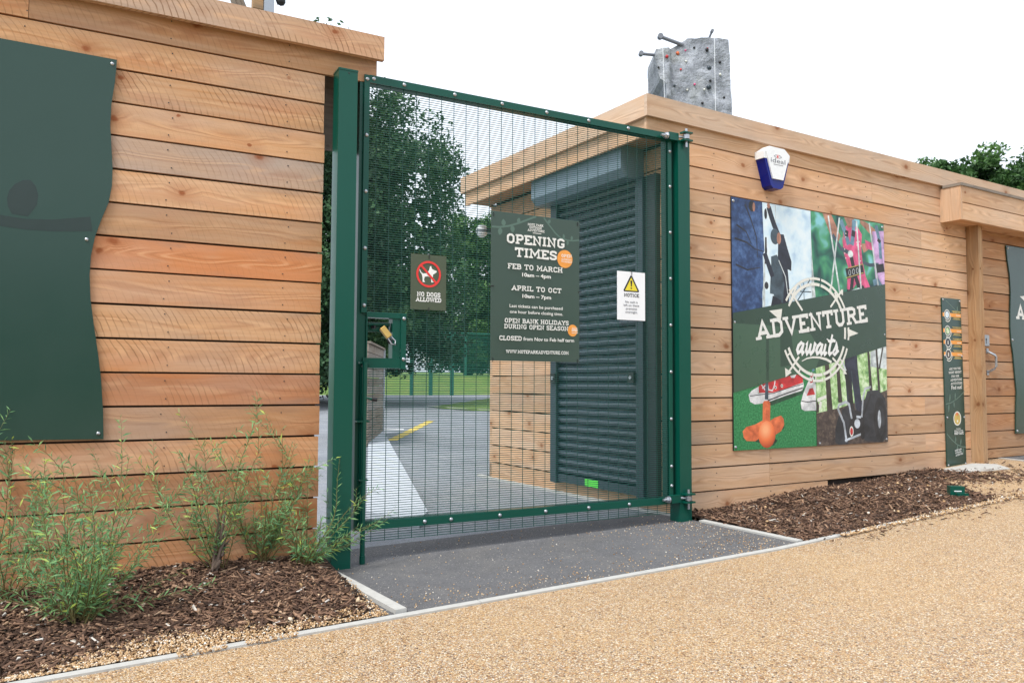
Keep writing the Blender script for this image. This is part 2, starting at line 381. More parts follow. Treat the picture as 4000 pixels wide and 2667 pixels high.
sheet('gravel_verge', [(4.2,KY(4.2)),(24,KY(24)),(24,1.6),(6.8,.6),(5.2,.6),(4.7,-.1)], .006, M['gravel'], zf=lambda x,y: gz(x,-1))
sheet('asphalt_apron', [(-.30,KY(-.3)+.02),(2.20,KY(2.2)+.02),(2.17,-.02),(2.12,.34),(-.32,.34)], .004, M['asphalt'])
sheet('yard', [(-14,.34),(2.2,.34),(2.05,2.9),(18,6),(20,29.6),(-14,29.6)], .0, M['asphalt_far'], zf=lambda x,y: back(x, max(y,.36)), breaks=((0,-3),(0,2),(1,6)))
sheet('lawn', [(7.69,17.83),(7.85,16.2),(8.35,15.0),(9.6,13.4),(14,11),(30,11),(30,29.5),(17.0,29.5)], .008, M['grass'], zf=back)
for nm, poly in (('lawn_kerb', [(7.60,17.9),(7.77,16.15),(8.29,14.93),(9.55,13.3),(9.63,13.38),(8.37,15.02),(7.87,16.22),(7.71,17.8)]),):
    sheet(nm, poly, .05, M['kerb'], zf=back)
sheet('yellow_marking', [(2.70,7.42),(2.84,7.36),(5.32,11.75),(5.2,11.86)], .004, M['yellow_paint'], zf=back)
sheet('white_marking', [(3.35,9.6),(3.75,9.45),(3.85,9.75),(3.4,9.9)], .004, M['white_paint'], zf=back)

def bedh(x, y):            # mulch bed surface: level with the kerb, mounded to the wall
    if x < 0: k = min(1, max(0, (y-KY(x))/1.0)); return gz(x,-1)-.02+.095*k+.012*math.sin(5*x+3*y)
    k = min(1, max(0, (y-KY(x))/1.0)); return gz(x,-1)-.012+.02*k+.010*math.sin(4*x+2.3*y)
def bed(name, x0, x1, y1, n=26):
    mb = MB(); xs = np.linspace(x0, x1, n)
    for i in range(n-1):
        for j in range(10):
            q = []
            for xx, jj in ((xs[i],j),(xs[i+1],j),(xs[i+1],j+1),(xs[i],j+1)):
                ya = KY(xx)+.02; yb = y1(xx); yy = ya+(yb-ya)*jj/10; q.append((xx, yy, bedh(xx,yy)))
            mb.face(q, smooth=True)
    return struct(mb.build(name, M['soil']))
bed('mulch_bed', -2.4, -.25, lambda x: .10)
bed('mulch_bed', 2.22, 5.12, lambda x: .22+.05*(x-2.2))

def kerb(name, p, q, wd, zt, off=0.0, n=1, down=.12, zf=gz):
    p = Vector((*p,0)); q = Vector((*q,0)); d = (q-p).normalized(); nn = Vector((-d.y, d.x, 0))*wd/2; mb = MB()
    for i in range(n):
        a = p.lerp(q, i/n)+d*(.0035 if i else 0); b = p.lerp(q,(i+1)/n)
        P = [a-nn, b-nn, b+nn, a+nn]
        tp = [(v.x, v.y, zf(v.x, -1 if zf is gz else v.y)+zt) for v in P]; bt = [(x,y,z-down) for x,y,z in tp]
        mb.face(tp)
        for k in range(4): mb.face([bt[k], bt[(k+1)%4], tp[(k+1)%4], tp[k]])
    return struct(mb.build(name, M['kerb'], bevel=.004))
kerb('path_kerb', (-2.6,KY(-2.6)), (2.0,KY(2.0)), .042, .008, n=5)
kerb('path_kerb', (2.003,KY(2.003)), (4.35,KY(4.35)), .042, .008, n=3)
kerb('apron_kerb', (-.262,-.115), (-.185,-.955), .05, .022)
kerb('apron_kerb', (2.185,-.10), (2.215,KY(2.2)+.03), .045, .014)
kerb('hut_kerb', (2.185,.075), (2.035,2.86), .05, .02, zf=back)
kerb('door_kerb', (6.36,.47), (6.17,-.25), .05, .014)
mb = MB(); mb.prism([(.40,1.30),(.56,.72),(.76,1.06),(3.14,8.81),(2.17,6.66)], -.1, .045, lambda a,b,n: (a,b,back(a,b)+n))
struct(mb.build('pale_slab', M['slab']))
sheet('door_apron', [(6.20,-.25),(9,-.25),(9,.62),(6.38,.62),(6.38,.47)], .012, M['asphalt'], zf=lambda x,y: gz(x,-1))

# ---------------------------------------------------------------- scatter: bark chips and loose stones
def np_mesh(name, V, F, tone, mat):
    me = bpy.data.meshes.new(name); n = len(V); k = F.shape[1]; m = len(F)
    me.vertices.add(n); me.vertices.foreach_set('co', V.astype(np.float32).ravel())
    me.loops.add(m*k); me.loops.foreach_set('vertex_index', F.astype(np.int32).ravel())
    me.polygons.add(m); me.polygons.foreach_set('loop_start', np.arange(0,m*k,k,dtype=np.int32)); me.polygons.foreach_set('loop_total', np.full(m,k,dtype=np.int32))
    ca = me.color_attributes.new('tone','FLOAT_COLOR','CORNER')
    c = np.ones((m,k,4),np.float32); c[:,:,0] = tone[:,None]; ca.data.foreach_set('color', c.ravel())
    me.materials.append(mat); me.update(calc_edges=True); me.validate()
    return me
def rot_mats(rs, n, tilt):
    yaw = rs.uniform(0,2*np.pi,n); a = rs.normal(0,tilt,n); b = rs.normal(0,tilt,n)
    cy, sy = np.cos(yaw), np.sin(yaw); ca, sa = np.cos(a), np.sin(a); cb, sb = np.cos(b), np.sin(b); O = np.zeros(n); I = np.ones(n)
    Rz = np.stack([cy,-sy,O,sy,cy,O,O,O,I],1).reshape(n,3,3); Ry = np.stack([ca,O,sa,O,I,O,-sa,O,ca],1).reshape(n,3,3)
    Rx = np.stack([I,O,O,O,cb,-sb,O,sb,cb],1).reshape(n,3,3)
    return Rz@Ry@Rx
def chips(name, n, pts, hfun, seed, lmin=.018, lmax=.125):
    rs = np.random.RandomState(seed)
    L = lmin+(lmax-lmin)*rs.beta(1.3,3.2,n); W = L*rs.uniform(.09,.30,n)+.004; H = rs.uniform(.0015,.005,n)
    base = np.array([(-1,-.6,-1),(1,-.35,-1),(1,.3,-1),(-1,.7,-1),(-1,-.5,1),(1,-.25,1),(1,.4,1),(-1,.6,1)],float)/2
    V = base[None]*np.stack([L,W,H],1)[:,None]; V = V+rs.normal(0,.0012,V.shape)
    V = np.einsum('nij,nkj->nki', rot_mats(rs,n,.26), V)
    z = np.array([hfun(x,y) for x,y in pts]); c = np.stack([pts[:,0],pts[:,1],z+rs.uniform(.001,.016,n)],1)
    V = (V+c[:,None]).reshape(-1,3)
    q = np.array([(0,3,2,1),(4,5,6,7),(0,1,5,4),(1,2,6,5),(2,3,7,6),(3,0,4,7)])
    F = (np.arange(n)[:,None,None]*8+q[None]).reshape(-1,4)
    tone = np.clip(rs.beta(1.6,2.6,n),0,1); tone[rs.rand(n) < .012] = 1.0
    o = bpy.data.objects.new(name, np_mesh(name, V, F, np.repeat(tone,6), M['chips'])); COL.objects.link(o); return stuff(o)
rs = np.random.RandomState(3)
P = np.stack([rs.uniform(-2.4,-.30,26000), rs.uniform(0,1,26000)],1)
P[:,1] = KY(P[:,0])+.04+P[:,1]*(.03-KY(P[:,0]))
keep = P[:,1]-KY(P[:,0]) > .06+.22*rs.rand(len(P))*(P[:,0] > -1.2); P = P[keep]
chips('bark_mulch', len(P), P, bedh, 5)
P = np.stack([rs.uniform(2.24,5.9,24000), rs.rand(24000)],1)
P[:,1] = KY(P[:,0])+.03+P[:,1]*(.17+.05*(P[:,0]-2.2)-KY(P[:,0])-.03)
keep = (P[:,0] < 4.6)|(rs.rand(len(P)) < np.clip((5.6-P[:,0])/2.2,0.05,1)); P = P[keep]
onslab = lambda P: (P[:,0] > 5.10)&(P[:,0] < 5.80)&(P[:,1] > .24-.55*(P[:,0]-5.16))&(P[:,1] > -.12+1.1*(P[:,0]-5.62))
P = P[~(onslab(P)&(rs.rand(len(P)) < .97))]
chips('bark_mulch', len(P), P, lambda x,y: bedh(x,y) if x < 5.12 else gz(x,-1), 6)
P = np.stack([rs.uniform(2.3,6.3,420), rs.normal(-.90,.09,420)],1); chips('strewn_chips', len(P), P, lambda x,y: gz(x,-1)+.008, 8, .01,.05)

def stones(name, pts, hfun, seed, smin=.002, smax=.0055):
    n = len(pts); rs = np.random.RandomState(seed)
    base = np.array([(1,0,0),(-1,0,0),(0,1,0),(0,-1,0),(0,0,1),(0,0,-1)],float)
    S = rs.uniform(smin,smax,n)[:,None]*rs.uniform(.6,1.1,(n,3))
    V = base[None]*S[:,None]; V = V+rs.normal(0,.0006,V.shape); V = np.einsum('nij,nkj->nki', rot_mats(rs,n,.5), V)
    z = np.array([hfun(x,y) for x,y in pts]); V = (V+np.stack([pts[:,0],pts[:,1],z+S[:,2]*.45],1)[:,None]).reshape(-1,3)
    q = np.array([(0,2,4),(2,1,4),(1,3,4),(3,0,4),(2,0,5),(1,2,5),(3,1,5),(0,3,5)])
    F = (np.arange(n)[:,None,None]*6+q[None]).reshape(-1,3)
    o = bpy.data.objects.new(name, np_mesh(name, V, F, np.repeat(rs.rand(n),8), M['stones'])); COL.objects.link(o); return stuff(o)
# loose stones on the apron: thick by the path and the right-hand kerb
ap = lambda x,y: gz(x,y)+.004
A = np.stack([rs.uniform(-.15,2.15,420), KY(0)+.06+np.abs(rs.normal(0,.14,420))],1)
B = np.stack([2.16-np.abs(rs.normal(0,.33,520)), rs.uniform(-.9,.05,520)],1)
C = np.stack([rs.uniform(-.2,2.1,260), rs.uniform(-.9,.3,260)],1)
P = np.concatenate([A,B,C]); P = P[(P[:,0] > -.17)&(P[:,0] < 2.15)&(P[:,1] < .32)]
stones('loose_gravel', P, ap, 11)
# gravel spilled over the kerb into the left bed, and along the edges of the path
P = np.stack([rs.uniform(-2.4,-.24,15000), np.abs(rs.normal(0,1,15000))],1)
wd = np.clip(.05+.30*(P[:,0]+1.7)/1.4,.05,.30); P[:,1] = KY(P[:,0])-.03+P[:,1]*wd; P = P[(P[:,1] < -.25)&((P[:,1] > KY(P[:,0])+.03)|(np.sin(P[:,0]*7+1)+.5*np.sin(P[:,0]*17)+.25*(-P[:,0]-1.2) > .45))]
stones('loose_gravel', P, lambda x,y: max(bedh(x,y),gz(x,-1))+.007, 12, .0028,.0065)
P = np.stack([rs.uniform(2.5,6.5,3200), np.abs(rs.normal(0,1,3200))],1); P[:,1] = KY(P[:,0])-.05+P[:,1]*.02*(P[:,0]-1.6)
P = P[(P[:,1] < .12)&~onslab(P)]
stones('loose_gravel', P, lambda x,y: gz(x,-1)+.010, 13, .003,.008)
P = np.stack([rs.uniform(-2.4,5,90), rs.rand(90)],1); P[:,1] = KY(P[:,0])+.1+P[:,1]*.8; P = P[(P[:,0] < -.3)|(P[:,0] > 2.3)]
o = stones('flint_stones', P, lambda x,y: bedh(x,y)+.012, 14, .008,.018)

# ---------------------------------------------------------------- left timber wall
def plank_wall(mb, x0, x1, z0, pitch, n, y, th, gap=.0098, saw=.6, joints=(), xfun=None, greys=(), seed=1, top=None, T=None, reds=(), tones=None):
    q = random.Random(seed)
    for k in range(n):
        a = z0+k*pitch+gap/2; b = z0+(k+1)*pitch-gap/2
        if top and b > top: b = top
        xa, xb = xfun(k, x0, x1) if xfun else (x0, x1)
        cuts = [xa]+[c for c in joints if xa+.2 < c+k*0 < xb-.2 and q.random() < .35]+[xb]
        for i in range(len(cuts)-1):
            tone = tones[k]+q.uniform(-.05,.05) if tones else .08 if k in greys else (.85 if k in reds else q.uniform(.25,.75))
            dy = q.uniform(-.0015,.0015); dz = q.uniform(-.001,.001)
            mb.box(cuts[i]+(.002 if i else 0), cuts[i+1], y+dy, y+th+dy, a+dz, b+dz, 0, (tone, q.random(), saw*q.uniform(.15,1.5)), T=T)
def bolt_mesh(r=.011, h=.008, mat='zinc'):
    mb = MB(); vs = []; fs = []
    for i, (rr, hh) in enumerate(((1.0,0),(1.0,.25),(.72,.8),(0.01,1))):
        for k in range(10):
            a = 2*math.pi*k/10; vs.append((rr*r*math.cos(a), -hh*h, rr*r*math.sin(a)))
    for i in range(3):
        for k in range(10): fs.append((i*10+k, i*10+(k+1)%10, (i+1)*10+(k+1)%10, (i+1)*10+k))
    mb.mesh_faces(vs, fs, 0, smooth=True)
    return mb
_bc = {}
def bolts(parent, pts, y, r=.011, h=.008, mat='zinc', name='bolt'):
    key = (r,h,mat)
    for px, pz in pts:
        if key not in _bc:
            o = bolt_mesh(r,h).build(name, M[mat]); _bc[key] = o
        else:
            o = _bc[key].copy(); o.name = name; COL.objects.link(o)
        o.parent = parent; b = Vector(parent['_b']); o.location = Vector((px, y, pz))-b

lw = thing('timber_wall', 'long rough-sawn timber plank wall with overhanging coping, left of the green gate', 'wall', (-1.4,0,.04))
mb = MB()
def lx(k, a, b): return (a, b+rnd.uniform(-.004,.004)) if k < 16 else (a, -.002)
plank_wall(mb, -2.9, -.283, .041, .157, 17, 0, .022, saw=.75, joints=(-1.62,), xfun=lx, seed=5, tones=(.72,.85,.80,.66,.55,.98,.60,.42,.70,1.0,.50,.38,.06,.45,.40,.28,.52))
mb.build('cladding', M['larch'], lw, bevel=.0012)
mb = MB(); mb.box(-2.9,-.30,.026,.034,.05,2.6); mb.box(-.36,-.30,.034,.10,.0,2.6); mb.box(-2.9,-.02,.026,.034,2.602,2.70)
mb.build('backing', M['dark'], lw)
mb = MB(); mb.box(-2.9,.022,-.052,-.020,2.675,2.803, 0, (.11,.62,1.25)); mb.build('fascia', M['larch'], lw, bevel=.002)
mb = MB(); mb.box(-2.9,.02,-.020,.20,2.712,2.735,0,(.3,.6,.2)); mb.box(-2.9,.02,-.0185,.0,2.701,2.7115,0,(.3,.4,.2)); mb.build('coping_underside', M['larch'], lw)
mb = MB(); mb.box(-2.9,-.08,.13,.16,2.2,2.71,0,(.4,.2,.2)); mb.box(-2.9,-.36,.10,.122,.0,2.71,0,(.4,.2,.2)); mb.build('rear_boards', M['grey_wood'], lw)
mb = MB()
for k in range(17):
    for xx in (-.47,-1.02,-1.62,-2.2):
        for dz in (.035,.12):
            z = .041+k*.157+dz; x = xx+rnd.uniform(-.015,.015)
            mb.prism([(x+.0032*math.cos(a*math.pi/3), z+.0032*math.sin(a*math.pi/3)) for a in range(6)], .0, .0022, lambda a,b,n: (a,-n,b))
mb.build('nails', M['dark_slate'], lw)

# ---------------------------------------------------------------- lettering
GL = {
'A':(.92,[[(.14,0),(.46,1),(.78,0)],[(.26,.30),(.66,.30)]],[(.14,0),(.78,0)]),
'B':(.80,[[(.2,0),(.2,1)],[(.2,1),(.5,1),(.64,.90),(.64,.66),(.5,.53),(.2,.53)],[(.5,.53),(.69,.42),(.69,.12),(.52,0),(.2,0)]],[(.12,0,.2),(.12,1,.2)]),
'C':(.80,[[(.70,.74),(.70,.88),(.55,1),(.34,1),(.18,.84),(.18,.16),(.34,0),(.55,0),(.70,.12),(.70,.26)]],[]),
'D':(.86,[[(.2,0),(.2,1)],[(.2,1),(.5,1),(.70,.80),(.70,.20),(.5,0),(.2,0)]],[(.12,0,.2),(.12,1,.2)]),
'E':(.76,[[(.2,0),(.2,1)],[(.2,1),(.66,1),(.66,.78)],[(.2,.5),(.50,.5)],[(.2,0),(.66,0),(.66,.22)]],[(.12,0,.2),(.12,1,.2)]),
'F':(.74,[[(.2,0),(.2,1)],[(.2,1),(.66,1),(.66,.76)],[(.2,.5),(.52,.5)]],[(.2,0),(.12,1,.2)]),
'G':(.84,[[(.70,.76),(.70,.88),(.55,1),(.34,1),(.18,.84),(.18,.16),(.34,0),(.55,0),(.70,.14),(.70,.40),(.46,.40)]],[]),
'H':(.92,[[(.2,0),(.2,1)],[(.72,0),(.72,1)],[(.2,.5),(.72,.5)]],[(.2,0),(.2,1),(.72,0),(.72,1)]),
'I':(.46,[[(.23,0),(.23,1)]],[(.23,0),(.23,1)]),
'K':(.88,[[(.2,0),(.2,1)],[(.70,1),(.24,.46)],[(.38,.60),(.72,0)]],[(.2,0),(.2,1),(.70,1),(.72,0)]),
'L':(.72,[[(.2,0),(.2,1)],[(.2,0),(.64,0),(.64,.26)]],[(.2,1),(.12,0,.2)]),
'M':(1.06,[[(.18,0),(.22,1),(.53,.30),(.84,1),(.88,0)]],[(.18,0),(.88,0),(.16,1,.24),(.90,1,.24)]),
'N':(.92,[[(.2,0),(.2,1),(.72,0),(.72,1)]],[(.2,0),(.16,1,.24),(.72,1)]),
'O':(.84,[[(.32,0),(.16,.2),(.16,.8),(.32,1),(.52,1),(.68,.8),(.68,.2),(.52,0),(.32,0)]],[]),
'P':(.80,[[(.2,0),(.2,1)],[(.2,1),(.52,1),(.67,.88),(.67,.6),(.52,.46),(.2,.46)]],[(.2,0),(.12,1,.2)]),
'R':(.86,[[(.2,0),(.2,1)],[(.2,1),(.52,1),(.66,.88),(.66,.62),(.52,.5),(.2,.5)],[(.46,.5),(.70,0)]],[(.2,0),(.12,1,.2),(.74,0,.26)]),
'S':(.74,[[(.62,.74),(.62,.90),(.50,1),(.28,1),(.14,.88),(.14,.64),(.28,.54),(.48,.46),(.62,.36),(.62,.12),(.48,0),(.26,0),(.13,.10),(.13,.27)]],[]),
'T':(.80,[[(.40,0),(.40,1)],[(.10,.74),(.10,1),(.70,1),(.70,.74)]],[(.40,0)]),
'U':(.88,[[(.2,1),(.2,.2),(.34,0),(.54,0),(.68,.2),(.68,1)]],[(.2,1),(.68,1)]),
'V':(.90,[[(.14,1),(.45,0),(.76,1)]],[(.14,1),(.76,1)]),
'W':(1.18,[[(.14,1),(.36,0),(.59,.8),(.82,0),(1.04,1)]],[(.14,1),(1.04,1),(.59,1,.3)]),
'X':(.9,[[(.16,0),(.72,1)],[(.16,1),(.72,0)]],[(.16,0),(.72,1),(.16,1),(.72,0)]),
'Y':(.88,[[(.14,1),(.44,.48),(.74,1)],[(.44,.48),(.44,0)]],[(.14,1),(.74,1),(.44,0)]),
'.':(.34,[[(.14,.02),(.2,.02)]],[]), ' ':(.46,[],[]), '-':(.5,[[(.1,.5),(.4,.5)]],[]), '?':(.6,[[(.14,.78),(.14,.9),(.24,1),(.40,1),(.5,.88),(.5,.66),(.32,.5),(.32,.32)],[(.32,.02),(.33,.02)]],[]),
}
class Sheet:
    """flat printed board standing in a vertical plane: (a, b) on the sheet -> point; layers stand a hair proud"""
    def __init__(s, x0, y0, z0, step=.00004): s.x, s.y, s.z, s.step = x0, y0, z0, step; s.k = 0
    def to(s, a, b, n): return (s.x+a, s.y-n, s.z+b)
    def nx(s): s.k += 1; return .0006+s.k*s.step
def poly(mb, S, pts, mat=0, n=None):
    n = S.nx() if n is None else n
    A = sum(pts[i][0]*pts[(i+1)%len(pts)][1]-pts[(i+1)%len(pts)][0]*pts[i][1] for i in range(len(pts)))
    pts = pts if A > 0 else pts[::-1]
    mb.face([S.to(a,b,n) for a,b in pts], mat, [(a,b) for a,b in pts])
def stroke(mb, S, pts, wd, mat=0, taper=None, ext=True, close=False):
    pts = [Vector((a,b)) for a,b in pts]
    n = S.nx()
    out_l = []; out_r = []
    N = len(pts)
    for i in range(N):
        if close: d0 = (pts[i]-pts[i-1]).normalized(); d1 = (pts[(i+1)%N]-pts[i]).normalized()
        else:
            d0 = (pts[i]-pts[i-1]).normalized() if i else (pts[1]-pts[0]).normalized(); d1 = (pts[i+1]-pts[i]).normalized() if i < N-1 else d0
        nn = Vector((-d0.y-d1.y, d0.x+d1.x)); L = nn.length
        nn = nn/L if L > 1e-6 else Vector((-d0.y,d0.x)); k = 1/max(.55, nn.dot(Vector((-d0.y,d0.x))))
        h = wd/2*k*(taper(i/(N-1)) if taper else 1); out_l.append(pts[i]+nn*h); out_r.append(pts[i]-nn*h)
    for i in range(N if close else N-1):
        j = (i+1)%N
        mb.face([S.to(*p,n) for p in (out_r[i], out_r[j], out_l[j], out_l[i])], mat)
def slab_text(mb, S, txt, a0, b0, h, width, mat=0, ang=0.0, wt=.2, rough=0.0):
    tot = sum(GL.get(c, GL[' '])[0] for c in txt); sc = width/tot; x = 0; ca, sa = math.cos(ang), math.sin(ang)
    tr = lambda p: (a0+p[0]*ca-p[1]*sa, b0+p[0]*sa+p[1]*ca)
    t = wt*h; tx = min(t, wt*1.05*sc)
    for c in txt:
        g = GL.get(c, GL[' '])
        for st in g[1]:
            stroke(mb, S, [tr(((x+p[0])*sc, t*.42+p[1]*(h-t*.84))) for p in st], (t+tx)/2, mat)
        for sf in g[2]:
            w2 = (sf[2] if len(sf) > 2 else .36)*sc/2; cx = (x+sf[0])*sc; yb = 0 if sf[1] == 0 else h-t*.8
            poly(mb, S, [tr((cx-w2,yb)), tr((cx+w2,yb)), tr((cx+w2,yb+t*.8)), tr((cx-w2,yb+t*.8))], mat)
        x += g[0]
_dg = None
def sans_text(mb, S, txt, a0, b0, h, width=None, mat=0, bold=0.0, center=False, ang=0.0):
    cu = bpy.data.curves.new('txt', 'FONT'); cu.body = txt; cu.resolution_u = 3; cu.offset = bold
    o = bpy.data.objects.new('txt', cu); COL.objects.link(o); dg = bpy.context.evaluated_depsgraph_get(); dg.update()
    me = bpy.data.meshes.new_from_object(o.evaluated_get(dg)); vs = [v.co.copy() for v in me.vertices]; fs = [tuple(p.vertices) for p in me.polygons]
    bpy.data.objects.remove(o); bpy.data.curves.remove(cu); bpy.data.meshes.remove(me)
    if not vs: return
    xmin = min(v.x for v in vs); xmax = max(v.x for v in vs); sy = h/.73; sx = width/(xmax-xmin) if width else sy
    off = -(xmax-xmin)/2*sx if center else 0; n = S.nx(); ca, sa = math.cos(ang), math.sin(ang)
    q = [((v.x-xmin)*sx+off, v.y*sy) for v in vs]
    mb.mesh_faces([S.to(a0+x*ca-y*sa, b0+x*sa+y*ca, n) for x,y in q], fs, mat)
def disc(mb, S, a, b, ra, rb, mat=0, n=28): poly(mb, S, [(a+ra*math.cos(2*math.pi*k/n), b+rb*math.sin(2*math.pi*k/n)) for k in range(n)], mat)
def arc(a, b, ra, rb, t0, t1, n=24): return [(a+ra*math.cos(R(t0+(t1-t0)*k/n)), b+rb*math.sin(R(t0+(t1-t0)*k/n))) for k in range(n+1)]
def leaf(mb, S, a, b, L, W, ang, mat=0):
    ca, sa = math.cos(ang), math.sin(ang); pts = [(0,0),(.25,.42),(.55,.5),(.85,.25),(1,0),(.85,-.25),(.55,-.5),(.25,-.42)]
    poly(mb, S, [(a+p[0]*L*ca-p[1]*W*sa, b+p[0]*L*sa+p[1]*W*ca) for p in pts], mat)
def board(S, pts, th, mats, parent, name='board', bevel=0.0):
    mb = MB(); mb.prism(pts, -th, 0, S.to, 0); return mb.build(name, mats, parent, bevel=bevel)

# big wavy panel on the left wall
lp = thing('wall_panel', 'large dark green panel with wavy right edge and a vine silhouette, on the left timber wall', 'panel', (-1.6,-.004,.66))
S = Sheet(0, -.016, 0)
edge = [(-1.262,2.432),(-1.267,2.33),(-1.279,2.22),(-1.281,2.12),(-1.273,2.02),(-1.266,1.92),(-1.266,1.84),(-1.278,1.76),(-1.303,1.685),(-1.328,1.60),(-1.342,1.51),(-1.345,1.42),(-1.338,1.31),(-1.322,1.20),(-1.300,1.06),(-1.285,.95),(-1.273,.80),(-1.268,.680)]
board(S, [(-2.6,.70)]+[(a,b) for a,b in edge[::-1]]+[(-2.6,2.445)], .012, M['sign'], lp, bevel=.0015)
mb = MB()
stroke(mb, S, [(-2.5,1.80),(-2.2,1.71),(-2.0,1.665),(-1.72,1.637),(-1.6,1.628),(-1.5,1.632),(-1.42,1.643),(-1.345,1.655)], .066, taper=lambda t: .85+.15*math.cos(6*t))
poly(mb, S, [(-1.652,1.668),(-1.668,1.70),(-1.672,1.735),(-1.665,1.77),(-1.645,1.80),(-1.615,1.822),(-1.588,1.826),(-1.566,1.80),(-1.556,1.76),(-1.56,1.72),(-1.575,1.69),(-1.592,1.664)], n=.0008)
mb.build('vine_print', M['sign_dark'], lp)
bolts(lp, [(-1.281,2.409),(-1.362,1.582),(-1.29,.706)], -.016, .009, .006)

# ---------------------------------------------------------------- gate posts and gate
def post(name, label, x0, x1, y0, y1, z0, z1):
    t = thing(name, label, 'gate post', ((x0+x1)/2,(y0+y1)/2,z0))
    mb = MB(); mb.box(x0,x1,y0,y1,z0-.05,z1,0,along='z'); mb.build('shaft', M['green'], t, bevel=.006)
    mb = MB(); mb.box(x0-.002,x1+.002,y0-.002,y1+.002,z1+.0005,z1+.010); mb.build('cap', M['green'], t, bevel=.003)
    return t
lpst = post('gate_post', 'green square steel gate post beside the left timber wall', -.238,-.138,-.10,0,-.006,2.560)
bolts(lpst, [(-.185,2.548)], -.1001, .004, .002, 'black', 'vent_hole')
rpst = post('gate_post', 'green square steel hinge post in front of the timber hut', 2.060,2.158,-.04,.06,.045,2.545)

gate = thing('gate', 'green steel gate leaf with fine welded mesh, closed between its posts', 'gate', (1.0,.02,.166))
ZT, ZB = 2.600, .166
XL, XR = -.093, 2.042
# hollow-section frame with the lock opening cut out of the mesh side
mb = MB()
mb.box(XL,XL+.05,.004,.054,ZB,ZT,0,along='z'); mb.box(XR-.05,XR,.004,.054,ZB,ZT,0,along='z')
mb.box(XL+.0505,XR-.0505,.004,.054,ZT-.045,ZT-.001,0); mb.box(XL+.0505,XR-.0505,.004,.054,ZB+.001,ZB+.045,0)
mb.build('frame', M['green'], gate, bevel=.004)
mb = MB()   # clamp strips that hold the mesh
mb.box(-.073,-.043,-.012,-.0035,1.312,2.595,0,along='z'); mb.box(-.073,-.043,-.012,-.0035,.166,1.045,0,along='z')
mb.box(-.0425,XR-.006,-.012,-.0035,2.556,2.597); mb.box(-.0425,XR-.006,-.012,-.0035,.168,.210)
mb.box(2.0,2.026,-.013,-.004,.2105,2.5555,0,along='z')
mb.build('clamp_strip', M['green'], gate, bevel=.0015)
# welded mesh: uprights every 76.2 mm, cross wires every 12.7 mm
def wire(mb, a, b, r=.0020, n=5): mb.tube([a,b], r, n, cap=False, smooth=True)
mb = MB(); LB = (-.05,.165,1.03,1.300)
for k in range(0,27):
    x = k*.0762+.0015
    if x < LB[1]: wire(mb, (x,.0015,.105),(x,.0015,LB[2])); wire(mb, (x,.0015,LB[3]),(x,.0015,2.58))
    else: wire(mb, (x,.0015,.105),(x,.0015,2.58))
z = .110
while z < 2.578:
    a = LB[1] if LB[2] < z < LB[3] else -.06
    wire(mb, (a,-.0022,z),(2.034,-.0022,z)); z += .0127
mb.build('mesh_panel', M['wire'], gate)
bolts(gate, [(-.058,2.57-.305*k) for k in range(5)]+[(-.058,1.03)], -.012, .0115, .009)
bolts(gate, [(-.022,2.578)]+[(.152+.3045*k,2.577) for k in range(6)], -.012, .0115, .009)
bolts(gate, [(.152+.3045*k,.189) for k in range(1,6)]+[(.300,.189)], -.012, .0115, .009)
bolts(gate, [(2.013,z) for z in (2.475,2.24,1.935,1.63,1.325,1.02,.715,.41,.285)], -.013, .0115, .009)
# lock housing: an open steel box in the leaf, with slide bolt behind
mb = MB()
mb.box(-.042,.178,-.010,.056,1.288,1.316); mb.box(-.060,.178,-.010,.056,1.018,1.072); mb.box(.105,.150,-.004,.056,1.0725,1.2875,0,along='z')
mb.box(.1505,.180,-.014,-.0035,1.015,1.3125,0,along='z'); mb.box(-.0425,-.036,-.008,.056,1.0725,1.2875,0,along='z')
mb.build('lock_housing', M['green'], gate, bevel=.002)
bolts(gate, [(.166,1.288),(.166,1.068)], -.0142, .011, .008)
mb = MB(); mb.tube([(-.036,.035,1.255),(.10,.035,1.255)], .010, 8); mb.box(-.02,.10,.045,.052,1.215,1.247); mb.build('slide_bolt', M['green'], gate)
mb = MB(); mb.tube([(.0,.030,1.238),(.012,.010,1.239)], .009, 8); mb.build('bolt_knob', M['black'], gate)
